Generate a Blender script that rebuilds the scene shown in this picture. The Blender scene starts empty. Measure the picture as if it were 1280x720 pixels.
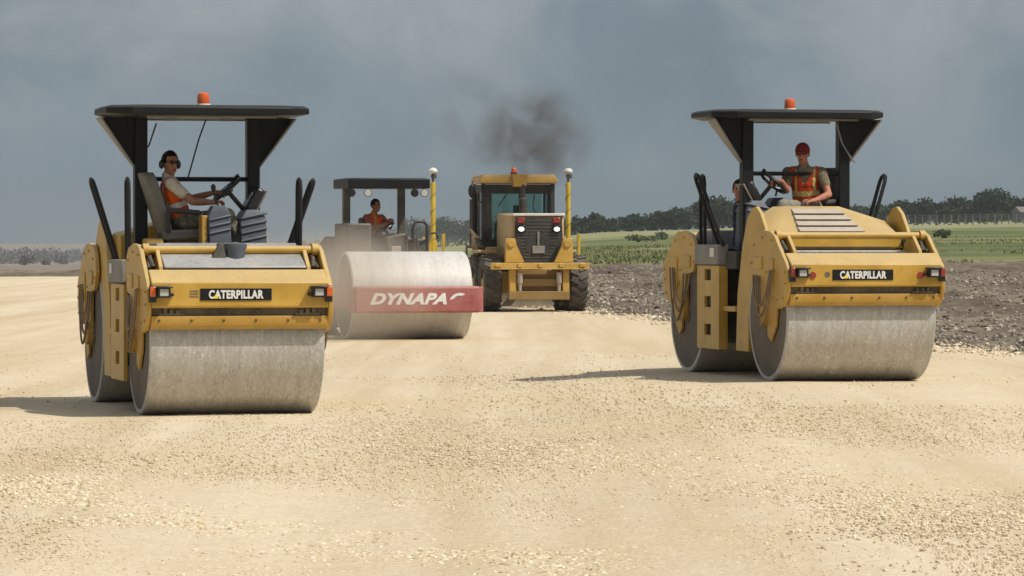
import bpy, bmesh, math, random
import numpy as np
from mathutils import Vector, Matrix, Quaternion
random.seed(7); rng = np.random.default_rng(11)
R = math.radians
scene = bpy.context.scene
COL = scene.collection
F = 5120.0            # focal length in photo pixels (1280 wide)
CAMZ = 1.68
YAW = R(13.7)         # heading shared by the machines on the road

# ------------------------------------------------------------------ materials
def ramp(nt, fac, stops):
    n = nt.nodes.new('ShaderNodeValToRGB'); nt.links.new(fac, n.inputs[0])
    el = n.color_ramp.elements
    while len(el) > 1: el.remove(el[-1])
    for i, (p, c) in enumerate(stops):
        e = el[0] if i == 0 else el.new(p)
        e.position = p; e.color = (c if isinstance(c, tuple) else (c, c, c)) + (1,)
    return n.outputs[0]
def noise(nt, vec, scale, detail=4, rough=.55, dist=0):
    n = nt.nodes.new('ShaderNodeTexNoise'); n.inputs['Scale'].default_value = scale
    n.inputs['Detail'].default_value = detail; n.inputs['Roughness'].default_value = rough
    n.inputs['Distortion'].default_value = dist
    if vec: nt.links.new(vec, n.inputs['Vector'])
    return n.outputs['Fac']
def mixc(nt, fac, a, b, mode='MIX'):
    n = nt.nodes.new('ShaderNodeMix'); n.data_type = 'RGBA'; n.blend_type = mode
    for s, v in ((n.inputs[0], fac), (n.inputs[6], a), (n.inputs[7], b)):
        if hasattr(v, 'links'): nt.links.new(v, s)
        elif isinstance(v, (int, float)): s.default_value = v
        else: s.default_value = tuple(v) + (1,)
    return n.outputs[2]
def mth(nt, op, a, b=0.0, clamp=False):
    n = nt.nodes.new('ShaderNodeMath'); n.operation = op; n.use_clamp = clamp
    for i, v in enumerate((a, b)):
        if hasattr(v, 'links'): nt.links.new(v, n.inputs[i])
        else: n.inputs[i].default_value = v
    return n.outputs[0]
def bump(nt, h, bsdf, strength=.3, dist=.01):
    b = nt.nodes.new('ShaderNodeBump'); b.inputs['Strength'].default_value = strength
    b.inputs['Distance'].default_value = dist
    nt.links.new(h, b.inputs['Height']); nt.links.new(b.outputs[0], bsdf.inputs['Normal'])
def newmat(name):
    m = bpy.data.materials.new(name); m.use_nodes = True
    return m, m.node_tree, m.node_tree.nodes['Principled BSDF']
DUST = (.50, .41, .26)
def mat(name, col, rough=.5, metal=0.0, dust=.25, top=.4, scale=3.0, var=.25, dcol=DUST, spec=.5, bmp=.15):
    """painted / metal surface with uneven colour, blotchy dust and settled dust on top faces"""
    m, nt, b = newmat(name)
    tc = nt.nodes.new('ShaderNodeTexCoord').outputs['Object']
    n1 = noise(nt, tc, scale, 6, .6); n2 = noise(nt, tc, scale*9, 5, .65)
    c = mixc(nt, ramp(nt, n1, [(.3, 0.0), (.7, 1.0)]), tuple(x*(1-var) for x in col), col)
    if dust or top:
        g = nt.nodes.new('ShaderNodeNewGeometry')
        sx = nt.nodes.new('ShaderNodeSeparateXYZ'); nt.links.new(g.outputs['Normal'], sx.inputs[0])
        up = mth(nt, 'MULTIPLY', mth(nt, 'MAXIMUM', sx.outputs[2], 0), top)
        d = mth(nt, 'MULTIPLY', ramp(nt, mth(nt, 'ADD', mth(nt, 'MULTIPLY', n1, .55), mth(nt, 'MULTIPLY', n2, .45)), [(.38, .15), (.66, 1.0)]), dust)
        f = mth(nt, 'ADD', d, mth(nt, 'MULTIPLY', up, ramp(nt, n2, [(.25, .55), (.7, 1.0)])), True)
        c = mixc(nt, f, c, dcol)
        nt.links.new(mth(nt, 'ADD', mth(nt, 'MULTIPLY', f, .9-rough), rough, True), b.inputs['Roughness'])
    else: b.inputs['Roughness'].default_value = rough
    if dust:        # grease and rub marks
        n3 = noise(nt, tc, scale*4, 6, .7, .8)
        c = mixc(nt, mth(nt, 'MULTIPLY', ramp(nt, n3, [(.58, 0.0), (.72, 1.0)]), min(.45, dust*2.2)), c, tuple(x*.35 for x in col))
    nt.links.new(c, b.inputs['Base Color'])
    b.inputs['Metallic'].default_value = metal
    b.inputs['Specular IOR Level'].default_value = spec
    if bmp: bump(nt, n2, b, bmp, .004)
    return m
M = {}
M['yellow'] = mat('yellow_paint', (.55, .322, .030), .40, dust=.13, top=.56, dcol=(.50, .43, .28), var=.32)
M['yellow_deep'] = mat('deep_yellow_paint', (.50, .275, .022), .5, dust=.2, top=.4)
M['grader_yellow'] = mat('grader_yellow_paint', (.58, .335, .035), .42, dust=.25, top=.35)
M['grader_dirty'] = mat('dirty_yellow_paint', (.30, .17, .03), .6, dust=.45, top=.3, dcol=(.24, .19, .12))
M['mast_yellow'] = mat('mast_yellow_paint', (.72, .50, .04), .35, dust=.05, top=.1)
M['black'] = mat('black_paint', (.006, .008, .010), .5, dust=.010, top=.05, bmp=.05, spec=.22)
M['black_matte'] = mat('black_rubber', (.018, .018, .020), .75, dust=.10, top=.12)
M['dyn_dark'] = mat('dark_grey_paint', (.040, .042, .045), .55, dust=.18, top=.2)
M['red'] = mat('faded_red_paint', (.33, .055, .058), .5, dust=.36, top=.3, dcol=(.45, .33, .27))
M['grey'] = mat('grey_paint', (.20, .20, .20), .6, dust=.25, top=.3)
M['plate'] = mat('dusty_grey_plate', (.26, .27, .28), .5, metal=.2, dust=.5, top=.1, scale=2.2, dcol=(.55, .52, .47))
M['blue_grey'] = mat('blue_grey_plastic', (.060, .078, .105), .55, dust=.12, top=.25, dcol=(.36, .36, .36))
M['seat'] = mat('grey_seat_vinyl', (.15, .145, .13), .7, dust=.15, top=.1)
M['seat_dark'] = mat('dark_seat_vinyl', (.03, .03, .032), .7, dust=.08, top=.05)
M['hose'] = mat('dusty_hose', (.16, .10, .05), .7, dust=.35, top=.2)
M['louvre'] = mat('dusty_louvre_metal', (.40, .34, .27), .6, dust=.4, top=.3, dcol=(.55, .48, .38))
M['frame_dark'] = mat('dark_frame_steel', (.06, .05, .035), .8, dust=.3, top=.3)
M['tyre'] = mat('tyre_rubber', (.035, .033, .030), .85, dust=.45, top=.2, scale=4, dcol=(.24, .20, .15))
M['rim'] = mat('wheel_rim_paint', (.45, .30, .08), .5, dust=.4, top=.3)
M['white'] = mat('white_plastic', (.75, .74, .68), .35, dust=.08, top=.1)
M['letter_white'] = mat('white_letter_paint', (.78, .77, .74), .5, dust=.06, top=0, bmp=0)
M['letter_yellow'] = mat('yellow_letter_paint', (.85, .62, .04), .5, dust=0, top=0, bmp=0)
M['grader_tan'] = mat('dusty_hood_paint', (.46, .30, .12), .5, dust=.45, top=.4)
M['bolt'] = mat('bolt_steel', (.09, .07, .04), .5, metal=.5, dust=.1, top=.1, bmp=0)
M['wire'] = mat('wire_grey', (.20, .20, .20), .6, dust=0, top=0, bmp=0)
M['concrete'] = mat('grey_wall_paint', (.12, .125, .13), .8, dust=.1, top=.1)
M['roof'] = mat('grey_roof_sheet', (.12, .125, .13), .7, dust=.1, top=.1)
M['fence'] = mat('weathered_fence_post', (.12, .13, .13), .8, dust=.1, top=.1)
def drum_mat(name, base, dirt, clean, metal=.35):
    """bare rolled steel: polished dusty shell with scratches and caked grit"""
    m, nt, b = newmat(name)
    tc = nt.nodes.new('ShaderNodeTexCoord').outputs['Object']
    mp = nt.nodes.new('ShaderNodeMapping'); mp.inputs['Scale'].default_value = (1.9, .75, .75); nt.links.new(tc, mp.inputs[0]); ani = mp.outputs[0]
    n1 = noise(nt, ani, 1.6, 5, .6, .8); n2 = noise(nt, ani, 13, 6, .7, .9); n3 = noise(nt, ani, 45, 4, .7, 1.0)
    v = nt.nodes.new('ShaderNodeTexVoronoi'); v.feature = 'DISTANCE_TO_EDGE'; v.inputs['Scale'].default_value = 9
    nv = nt.nodes.new('ShaderNodeTexNoise'); nv.inputs['Scale'].default_value = 4; nt.links.new(tc, nv.inputs['Vector'])
    nt.links.new(mixc(nt, .35, tc, nv.outputs['Color'], 'ADD'), v.inputs['Vector'])
    scr = ramp(nt, v.outputs['Distance'], [(.0, 1.0), (.035, 0.0)])
    scr = mth(nt, 'MULTIPLY', scr, ramp(nt, n2, [(.5, 0.0), (.62, .8)]))
    c = mixc(nt, ramp(nt, n2, [(.36, 0.0), (.68, 1.0)]), base, clean)
    c = mixc(nt, ramp(nt, n1, [(.35, .0), (.75, .6)]), c, dirt)
    c = mixc(nt, scr, c, (.80, .77, .70))
    c = mixc(nt, mth(nt, 'MULTIPLY', ramp(nt, n3, [(.54, 0.0), (.64, 1.0)]), .7), c, (.72, .69, .61))
    c = mixc(nt, mth(nt, 'MULTIPLY', ramp(nt, n2, [(.28, 1.0), (.42, 0.0)]), .5), c, tuple(x*.5 for x in dirt))
    mb = nt.nodes.new('ShaderNodeMapping'); mb.inputs['Scale'].default_value = (7, .35, .35); nt.links.new(tc, mb.inputs[0])
    n4 = noise(nt, mb.outputs[0], 1.6, 5, .7, .3)       # rolling wear runs round the drum
    c = mixc(nt, mth(nt, 'MULTIPLY', ramp(nt, n4, [(.38, 1.0), (.52, 0.0)]), .18), c, tuple(x*.55 for x in base))
    c = mixc(nt, mth(nt, 'MULTIPLY', ramp(nt, n4, [(.55, 0.0), (.68, 1.0)]), .22), c, tuple(min(1, x*1.25) for x in clean))
    nt.links.new(c, b.inputs['Base Color'])
    b.inputs['Metallic'].default_value = metal
    nt.links.new(ramp(nt, n2, [(.3, .42), (.7, .68)]), b.inputs['Roughness'])
    bump(nt, n2, b, .25, .006)
    return m
M['drum'] = drum_mat('rolled_drum_steel', (.385, .38, .358), (.38, .345, .285), (.54, .53, .50))
M['drum_side'] = mat('dusty_drum_end', (.13, .108, .082), .85, dust=.4, top=.1, dcol=(.24, .195, .14))
M['drum_clean'] = drum_mat('polished_drum_steel', (.52, .51, .49), (.46, .42, .36), (.62, .61, .58), .08)
def lens(name, col, rough=.2, emit=0):
    m, nt, b = newmat(name)
    b.inputs['Base Color'].default_value = col + (1,); b.inputs['Roughness'].default_value = rough
    b.inputs['Coat Weight'].default_value = .5
    if emit:
        b.inputs['Emission Color'].default_value = (1, .97, .9, 1); b.inputs['Emission Strength'].default_value = emit
    return m
M['amber'] = lens('amber_lens', (.60, .11, .015)); M['orange'] = lens('orange_beacon_dome', (.62, .10, .012))
M['red_lens'] = lens('red_lens', (.26, .035, .02)); M['lamp_clear'] = lens('lamp_glass', (.42, .42, .40), .1)
M['lamp_lit'] = lens('lit_headlamp', (.9, .9, .85), .2, 1.2)
def glass(name, tint):
    m, nt, b = newmat(name); nt.nodes.remove(b)
    out = nt.nodes['Material Output']
    t = nt.nodes.new('ShaderNodeBsdfTransparent'); t.inputs[0].default_value = tint + (1,)
    g = nt.nodes.new('ShaderNodeBsdfGlossy'); g.inputs['Roughness'].default_value = .05
    fr = nt.nodes.new('ShaderNodeFresnel'); fr.inputs[0].default_value = 1.5
    mx = nt.nodes.new('ShaderNodeMixShader')
    nt.links.new(fr.outputs[0], mx.inputs[0]); nt.links.new(t.outputs[0], mx.inputs[1]); nt.links.new(g.outputs[0], mx.inputs[2])
    nt.links.new(mx.outputs[0], out.inputs[0])
    return m
M['cab_glass'] = glass('green_tinted_glass', (.70, .80, .77))
def cloth(name, col, var=.35, scale=14, col2=None, rough=.9):
    m, nt, b = newmat(name)
    tc = nt.nodes.new('ShaderNodeTexCoord').outputs['Object']
    n1 = noise(nt, tc, scale, 5, .6)
    nt.links.new(mixc(nt, ramp(nt, n1, [(.42, 0.0), (.58, 1.0)]), col2 or tuple(x*(1-var) for x in col), col), b.inputs['Base Color'])
    b.inputs['Roughness'].default_value = rough; b.inputs['Specular IOR Level'].default_value = .2
    bump(nt, n1, b, .9, .025)
    return m
M['skin'] = cloth('tanned_skin', (.36, .17, .10), .15, 9, rough=.55)
M['skin_red'] = cloth('sunburnt_skin', (.42, .18, .12), .15, 9, rough=.55)
M['skin_dark'] = cloth('brown_skin', (.30, .14, .085), .15, 9, rough=.55)
M['lips'] = cloth('lip_skin', (.26, .08, .06), .1, 9, rough=.5)
M['eye'] = cloth('eye_dark', (.03, .02, .015), .1, 9, rough=.3)
M['vest_orange'] = cloth('orange_vest_fabric', (.85, .13, .015), .25)
M['vest_worn'] = cloth('worn_orange_vest_fabric', (.50, .065, .018), .35)
M['reflective'] = cloth('reflective_yellow_stripe', (.50, .38, .14), .2)
M['reflective_white'] = cloth('reflective_silver_stripe', (.70, .66, .60), .12)
M['tshirt'] = cloth('pale_tan_tshirt', (.60, .53, .42), .18)
M['shirt_olive'] = cloth('olive_brown_shirt', (.20, .17, .11), .3)
M['shirt_red'] = cloth('dull_red_shirt', (.40, .12, .08), .3)
M['shirt_navy'] = cloth('navy_shirt', (.02, .022, .045), .3)
M['camo'] = cloth('mottled_camo_cloth', (.22, .205, .15), .3, 10, (.06, .06, .045))
M['khaki'] = cloth('khaki_cloth', (.27, .25, .19), .25)
M['jeans'] = cloth('dark_trouser_cloth', (.035, .037, .045), .3)
M['boot'] = cloth('dark_boot_leather', (.03, .025, .02), .3)
M['cap_red'] = cloth('dark_red_cap_cloth', (.23, .025, .022), .2)
M['hair'] = cloth('dark_hair', (.012, .010, .009), .3, 40)
M['plastic_black'] = mat('black_plastic', (.012, .012, .013), .35, dust=0, top=0, bmp=0)

# ------------------------------------------------------------------ mesh builder
class MB:
    def __init__(s, T=None): s.v = []; s.f = []; s.T = T
    def add(s, vs, fs):
        o = len(s.v)
        for p in vs:
            p = Vector(p); s.v.append(tuple(s.T(p)) if s.T else tuple(p))
        for f in fs: s.f.append(tuple(i+o for i in f))
        return s
    def box(s, c, d, rot=None):
        c = Vector(c); m = rot.to_3x3() if rot else Matrix.Identity(3)
        vs = [c + m @ Vector((x*d[0]/2, y*d[1]/2, z*d[2]/2)) for x in (-1, 1) for y in (-1, 1) for z in (-1, 1)]
        return s.add(vs, [(0,1,3,2),(4,6,7,5),(0,4,5,1),(2,3,7,6),(0,2,6,4),(1,5,7,3)])
    def box2(s, a, b):
        return s.box([(p+q)/2 for p, q in zip(a, b)], [abs(q-p) for p, q in zip(a, b)])
    def prism(s, pts, a0, a1, ax='x'):
        n = len(pts)
        f3 = {'x': lambda p, a: (a, p[0], p[1]), 'y': lambda p, a: (p[0], a, p[1]), 'z': lambda p, a: (p[0], p[1], a)}[ax]
        vs = [f3(p, a0) for p in pts] + [f3(p, a1) for p in pts]
        return s.add(vs, [tuple(range(n)), tuple(range(2*n-1, n-1, -1))] + [(i, (i+1) % n, (i+1) % n+n, i+n) for i in range(n)])
    def hull(s, pts):
        bm = bmesh.new()
        for p in pts: bm.verts.new(p)
        r = bmesh.ops.convex_hull(bm, input=bm.verts)
        bmesh.ops.delete(bm, geom=[g for g in r['geom_interior'] if isinstance(g, bmesh.types.BMVert)], context='VERTS')
        bmesh.ops.dissolve_limit(bm, angle_limit=.01, verts=bm.verts, edges=bm.edges)
        bm.verts.index_update()
        s.add([v.co.copy() for v in bm.verts], [tuple(v.index for v in f.verts) for f in bm.faces]); bm.free()
        return s
    def tube(s, pts, r, n=8):
        pts = [Vector(p) for p in pts]; k = len(pts)
        rs = r if isinstance(r, (list, tuple)) else [r]*k
        t0 = (pts[1]-pts[0]).normalized()
        u = t0.cross(Vector((0, 0, 1)) if abs(t0.z) < .9 else Vector((1, 0, 0))).normalized()
        vs = []; pt = t0
        for i in range(k):
            t = (pts[min(i+1, k-1)]-pts[max(i-1, 0)]).normalized()
            q = pt.rotation_difference(t); u = (q @ u); u = (u - t*u.dot(t)).normalized(); w = t.cross(u); pt = t
            for j in range(n):
                a = 2*math.pi*j/n
                vs.append(pts[i] + (u*math.cos(a)+w*math.sin(a))*rs[i])
        fs = [(i*n+j, i*n+(j+1) % n, (i+1)*n+(j+1) % n, (i+1)*n+j) for i in range(k-1) for j in range(n)]
        fs += [tuple(range(n-1, -1, -1)), tuple(range((k-1)*n, k*n))]
        return s.add(vs, fs)
    def cyl(s, p0, p1, r0, r1=None, n=20): return s.tube([p0, p1], [r0, r0 if r1 is None else r1], n)
    def lathe(s, prof, o, ax='x', n=48, closed=False):
        o = Vector(o); k = len(prof); vs = []
        for (a, r) in prof:
            for j in range(n):
                t = 2*math.pi*j/n; c, q = r*math.cos(t), r*math.sin(t)
                vs.append(o + Vector({'x': (a, c, q), 'y': (c, a, q), 'z': (c, q, a)}[ax]))
        fs = [(i*n+j, i*n+(j+1) % n, ((i+1) % k)*n+(j+1) % n, ((i+1) % k)*n+j) for i in range(k if closed else k-1) for j in range(n)]
        if not closed: fs += [tuple(range(n-1, -1, -1)), tuple(range((k-1)*n, k*n))]
        return s.add(vs, fs)
    def ell(s, c, r, rot=None, nu=14, nv=9):
        c = Vector(c); m = rot if rot else Matrix.Identity(3); vs = []
        for i in range(1, nv):
            p = math.pi*i/nv
            for j in range(nu):
                t = 2*math.pi*j/nu
                vs.append(c + m @ Vector((r[0]*math.sin(p)*math.cos(t), r[1]*math.sin(p)*math.sin(t), r[2]*math.cos(p))))
        top = len(vs); vs += [c + m @ Vector((0, 0, r[2])), c - m @ Vector((0, 0, r[2]))]
        fs = [(i*nu+j, i*nu+(j+1) % nu, (i+1)*nu+(j+1) % nu, (i+1)*nu+j) for i in range(nv-2) for j in range(nu)]
        fs += [(top, (j+1) % nu, j) for j in range(nu)] + [(top+1, (nv-2)*nu+j, (nv-2)*nu+(j+1) % nu) for j in range(nu)]
        return s.add(vs, fs)
    def mesh(s, name, sharp=34):
        me = bpy.data.meshes.new(name); me.from_pydata(s.v, [], s.f)
        bm = bmesh.new(); bm.from_mesh(me); bmesh.ops.recalc_face_normals(bm, faces=bm.faces); bm.to_mesh(me); bm.free()
        me.polygons.foreach_set('use_smooth', [True]*len(me.polygons))
        me.set_sharp_from_angle(angle=R(sharp)); return me
    def build(s, name, m, parent=None, bevel=0.0, label=None, sharp=34):
        me = s.mesh(name, sharp); o = bpy.data.objects.new(name, me); COL.objects.link(o)
        me.materials.append(m); o.parent = parent
        if bevel:
            b = o.modifiers.new('edge', 'BEVEL'); b.width = bevel; b.segments = 2; b.limit_method = 'ANGLE'; b.angle_limit = R(40)
        if label: o['label'] = label
        return o
def thing(name, label, cat, loc=(0, 0, 0), rz=0.0, group=None):
    o = bpy.data.objects.new(name, None); COL.objects.link(o); o.empty_display_size = .3
    o.location = loc; o.rotation_euler = (0, 0, rz); return tag(o, label, cat, group)
def tag(o, label=None, cat=None, group=None, kind=None):
    for k, v in (('label', label), ('category', cat), ('group', group), ('kind', kind)):
        if v: o[k] = v
    return o
def lettering(txt, size, offset, xs, shear, depth, cut=None):
    """returns a mesh of block letters centred on the origin in the x-z plane, facing -y; height = size"""
    cu = bpy.data.curves.new('lettering', 'FONT'); cu.body = txt; cu.size = 1; cu.offset = offset; cu.extrude = .02
    cu.shear = shear; cu.space_character = 1.0 + offset*1.6; cu.resolution_u = 6
    o = bpy.data.objects.new('lettering', cu); COL.objects.link(o)
    dg = bpy.context.evaluated_depsgraph_get(); dg.update()
    me = bpy.data.meshes.new_from_object(o.evaluated_get(dg)); bpy.data.objects.remove(o)
    n = len(me.vertices); co = np.empty(n*3); me.vertices.foreach_get('co', co); co = co.reshape(-1, 3)
    mn, mx = co.min(0), co.max(0); sc = size/(mx[1]-mn[1])
    x = (co[:, 0]-(mn[0]+mx[0])/2)*sc*xs; z = (co[:, 1]-(mn[1]+mx[1])/2)*sc; y = -(co[:, 2]-mn[2])/(mx[2]-mn[2])*depth
    me.vertices.foreach_set('co', np.stack([x, y, z], 1).ravel()); me.update()
    return me, (x.min(), x.max())
def mesh_obj(name, me, m, parent=None, loc=(0, 0, 0), rz=0):
    o = bpy.data.objects.new(name, me); COL.objects.link(o); me.materials.clear(); me.materials.append(m)
    o.parent = parent; o.location = loc; o.rotation_euler = (0, 0, rz); return o

# ------------------------------------------------------------------ terrain
def lattice(shape_seed):
    g = np.random.default_rng(shape_seed); return g.random((256, 256))
_L = lattice(3)
def vnoise(x, y):
    x = np.asarray(x, float); y = np.asarray(y, float)
    xi = np.floor(x).astype(int); yi = np.floor(y).astype(int); fx = x-xi; fy = y-yi
    fx = fx*fx*(3-2*fx); fy = fy*fy*(3-2*fy)
    a = _L[xi % 256, yi % 256]; b = _L[(xi+1) % 256, yi % 256]; c = _L[xi % 256, (yi+1) % 256]; d = _L[(xi+1) % 256, (yi+1) % 256]
    return (a*(1-fx)+b*fx)*(1-fy)+(c*(1-fx)+d*fx)*fy
def fbm(x, y, o=4):
    s = 0; a = .5; t = 0
    for i in range(o): s = s+a*vnoise(x*2**i+17*i, y*2**i+31*i); t += a; a *= .5
    return s/t
def sstep(a, b, x):
    t = np.clip((np.asarray(x, float)-a)/(b-a), 0, 1); return t*t*(3-2*t)
RD = R(9.0); S0 = 17.1; T_END = 188.0; T_GRASS = 252.0
def st(X, Y): return X*math.cos(RD)+Y*math.sin(RD), -X*math.sin(RD)+Y*math.cos(RD)
def base_z(X, Y):
    X = np.asarray(X, float); Y = np.asarray(Y, float)
    w = 1-sstep(50, 66, Y)
    near = -.03+.14*sstep(-1.2, 2.2, X)
    z = w*near+(1-w)*-.08
    u = X/np.maximum(Y, 60)
    zt = np.interp(u, [-.6, -.125, -.06, -.015, .02, .07, .125, .6], [-6, -4.8, -3.6, -1.0, 3.0, 5.0, 5.8, 8])
    return z + (zt+.08)*np.clip((Y-215)/785, 0, 1.35)
def gz(X, Y): return float(base_z(X, Y))
def at(px, D, py=None):
    """photo pixel column and depth to a ground point (a pixel row gives a height instead)"""
    X = (px-640)/F*D
    return (X, D, gz(X, D) if py is None else CAMZ-(py-298)/F*D)
HAZE = .00009; SKY_STRENGTH = .10; SUN_E = 3.9; EXPOSURE = 0.0
SKY_OFF = (.3, .1, .2); SKY_DARK = (.165, .214, .247); SKY_MID = (.215, .272, .315); SKY_LIGHT = (.345, .378, .398); SKY_LOW = (.185, .23, .262)
# ------------------------------------------------------------------ tandem road roller
# machine frame: x across, y along (the hood end at -y, the flat end at +y), z up, origin on the ground at its middle
HW = 1.6        # half the wheelbase
DR = .72        # drum radius
def arc(cx, cy, r, a0, a1, n):
    return [(cx+r*math.cos(R(a0+(a1-a0)*i/n)), cy+r*math.sin(R(a0+(a1-a0)*i/n))) for i in range(n+1)]
def hairpin(mb, foot, top, sep, r=.021):
    f = Vector(foot); t = Vector(top); k = Vector((0, sep/2, 0)); d = (t-f).normalized()
    pts = [f-k, t-k*1.0-d*.08, t-k*.7-d*.02, t, t+k*.7-d*.02, t+k-d*.08, f+k]
    mb.tube(pts, r, 8); return mb
def roller(name, label, loc, rz, dx):
    root = thing(name, label, 'road roller', loc, rz, 'yellow tandem rollers')
    for e, end in ((-1, 'hood'), (1, 'flat')):
        T = lambda p, e=e: Vector((p[0], e*(HW+p[1]), p[2]))
        # drum: shell with a thick rim and sunk end plates
        d = MB(); w = .85
        prof = [(-w, DR-.05), (-w, DR-.012), (-w+.012, DR), (w-.012, DR), (w, DR-.012), (w, DR-.05)]
        d.lathe(prof, (0, 0, 0), 'x', 96, True)
        dr = d.build('drum', M['drum'], root); dr.location = (0, e*HW, DR)
        for q in (-1, 1):
            s = MB().lathe([(q*(w-.001), DR-.051), (q*(w-.035), DR-.06), (q*(w-.05), .30), (q*(w-.03), .28), (q*(w-.03), .0005)], (0, 0, 0), 'x', 64)
            s.build('drum_end', M['drum_side'], dr)
            h = MB()
            h.cyl((q*(w-.04), 0, 0), (q*(w+.012), 0, 0), .17, .15, 24)
            for k in range(8):
                a = k*math.pi/4; c = Vector((0, .11*math.cos(a), .11*math.sin(a)))
                h.cyl(c+Vector((q*(w+.01), 0, 0)), c+Vector((q*(w+.025), 0, 0)), .014, .014, 6)
            h.build('hub', M['frame_dark'], dr)
        # yoke side plates hang over the drum ends
        prof = [(-.56, 1.36), (-.47, 1.54), (-.36, 1.62), (-.05, 1.66), (.22, 1.65), (.38, 1.60), (.55, 1.47), (.80, 1.30), (.86, 1.24), (.86, 1.00), (.80, .90), (.70, .83), (.52, .80), (.40, .90), (.18, 1.06), (-.10, 1.14), (-.42, 1.18)]
        for q in (-1, 1):
            p = MB(T).prism(prof, q*.858, q*.902)
            a = Vector((q*.90, -.28, 1.64))
            p.box((q*.893, .30, 1.20), (.050, .16, .30)); p.box((q*.893, -.18, 1.30), (.050, .30, .14))
            for (r_, z_) in ((.72, .92), (.78, 1.08), (.78, 1.2), (.30, 1.55), (-.05, 1.58), (-.35, 1.5), (-.45, 1.3), (.1, 1.2), (.5, .9)):
                p.cyl((q*.902, r_, z_), (q*.918, r_, z_), .016, .016, 6)
            p.build('yoke_plate', M['yellow'], root, .008)
            m = MB(T).prism([(.12, 1.10), (.46, .92), (.40, .62), (.22, .44), (.10, .50), (.06, .80)], q*.860, q*.888)
            m.cyl((q*.86, .0, .72), (q*.93, .0, .72), .12, .12, 20)
            m.prism([(-.14, 1.16), (.16, 1.16), (.11, .66), (-.11, .66)], q*.863, q*.895)
            m.build('drum_carrier', M['yellow_deep'], root, .006)
            hs = MB(T)
            for k in range(3):
                b0 = -.34+.10*k; b1 = .34+.05*k; zb = .80-.11*k
                pts = []
                for i in range(15):
                    t = i/14; pts.append((q*(.915+.030*math.sin(math.pi*t)+.006*k), b0+(b1-b0)*(t*t*(3-2*t))+.03*math.sin(5*t+k), 1.16-(1.16-zb)*math.sin(math.pi*min(1, t*1.12))**.8+(.06*t)))
                hs.tube(pts, .0115, 7)
            hs.build('hydraulic_hose', M['hose'], root)
        b = MB(T).prism([(.60, 1.40), (.66, 1.41), (.855, 1.30), (.87, 1.285), (.87, 1.06), (.855, 1.045), (.80, 1.045), (.60, 1.20)], -.857, .857)
        bumper = b.build('bumper', M['yellow'], root, .008)
        g = MB(T).box2((-.855, .74, .972), (.855, .79, 1.044))  # dark bar painting the shaded gap above the scraper, plus small brackets
        for q in (-1, 1):
            for k in range(3): g.box((q*(.60+.06*k), .80, 1.0+.012*k), (.035, .05, .05))
            g.box((q*.66, .80, .985), (.24, .04, .02))
        g.build('dark_gap_bar', M['frame_dark'], root, .003)
        sc = MB(T).prism([(.775, .968), (.825, .968), (.825, .885), (.795, .84), (.765, .84)], -.855, .855)
        sco = sc.build('scraper', M['yellow_deep'], root, .004)
        for k in range(6): MB(T).cyl((-.78+.312*k, .824, .925), (-.78+.312*k, .838, .925), .013, .013, 8).build('bolt', M['bolt'], sco)

        bar = MB(T).tube([(-.857, .30, 1.60), (.857, .30, 1.60)], .040, 14)
        for q in (-1, 1): bar.cyl((q*.80, .30, 1.60), (q*.857, .30, 1.60), .062, .062, 14)
        bar.build('cross_bar', M['yellow'], root)
        # inner brackets behind the bar ends
        for q in (-1, 1):
            br = MB(T)
            br.prism([(.34, 1.60), (.24, 1.64), (-.02, 1.40), (.58, 1.36), (.56, 1.44)], q*.74, q*.70)
            br.box2((q*.72, .02, 1.44), (q*.855, .26, 1.52))
            br.build('bar_bracket', M['yellow'], root, .006)
        for q in (-1, 1):
            dk = MB(T)
            dk.cyl((q*.79, -.1, 1.52), (q*.79, .22, 1.53), .06, .05, 12); dk.tube([(q*.76, .2, 1.56), (q*.80, .36, 1.52), (q*.78, .48, 1.43)], .022)
            dk.tube([(q*.83, .1, 1.6), (q*.81, .34, 1.5), (q*.83, .5, 1.42)], .018)
            dk.build('steering_cylinder', M['black_matte'], root)
        # name plate with its white letters
        cx = -.045 if e < 0 else .045
        np_ = MB(T).box2((cx-.345, .868, 1.118), (cx+.345, .880, 1.232)); plate = np_.build('name_plate', M['black'], root, .003)
        me, (x0, x1) = lettering('CATERPILLAR', .084, .042, .80, 0, .005)
        fit = .53/(x1-x0); me.transform(Matrix.Diagonal((fit, 1, 1, 1)))
        l = mesh_obj('lettering', me, M['letter_white'], plate, (cx, e*(HW+.8815), 1.175), 0 if e < 0 else math.pi)
        tri = MB(); xa = -.53/2+.53*.128
        tri.prism([(xa-.028, -.038), (xa+.028, -.038), (xa, .004)], -.0085, -.001, 'y')
        t = tri.build('yellow_triangle', M['letter_yellow'], plate); t.location = l.location; t.rotation_euler = l.rotation_euler
        # vent slots pressed in the bumper
        sl = MB(T); sx = (-.45 if e < 0 else .45)
        if e > 0:
            for k in range(3): sl.box((sx, .871, 1.155+.026*k), (.085, .006, .012))
        else: sl.cyl((sx, .866, 1.18), (sx, .874, 1.18), .03, .03, 16); 
        sl.build('vent', M['frame_dark'], root)
        for q in (-1, 1):
            lamp = MB(T).box2((q*.75-.062, .865, 1.145), (q*.75+.062, .955, 1.245))
            lamp.box2((q*.75-.08, .866, 1.238), (q*.75+.08, .985, 1.256)); lamp.box2((q*.67-.02, .866, 1.16), (q*.67+.02, .92, 1.19))
            lo = lamp.build('work_lamp', M['plastic_black'], root, .006)
            MB(T).box2((q*.75-.040, .953, 1.163), (q*.75+.040, .960, 1.228)).build('lens', M['lamp_clear'], lo)
            mk = MB(T).box2((q*.852-.035, .872, 1.10), (q*.852+.035, .915, 1.26)); mo = mk.build('marker_lamp', M['plastic_black'], root, .008)
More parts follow.
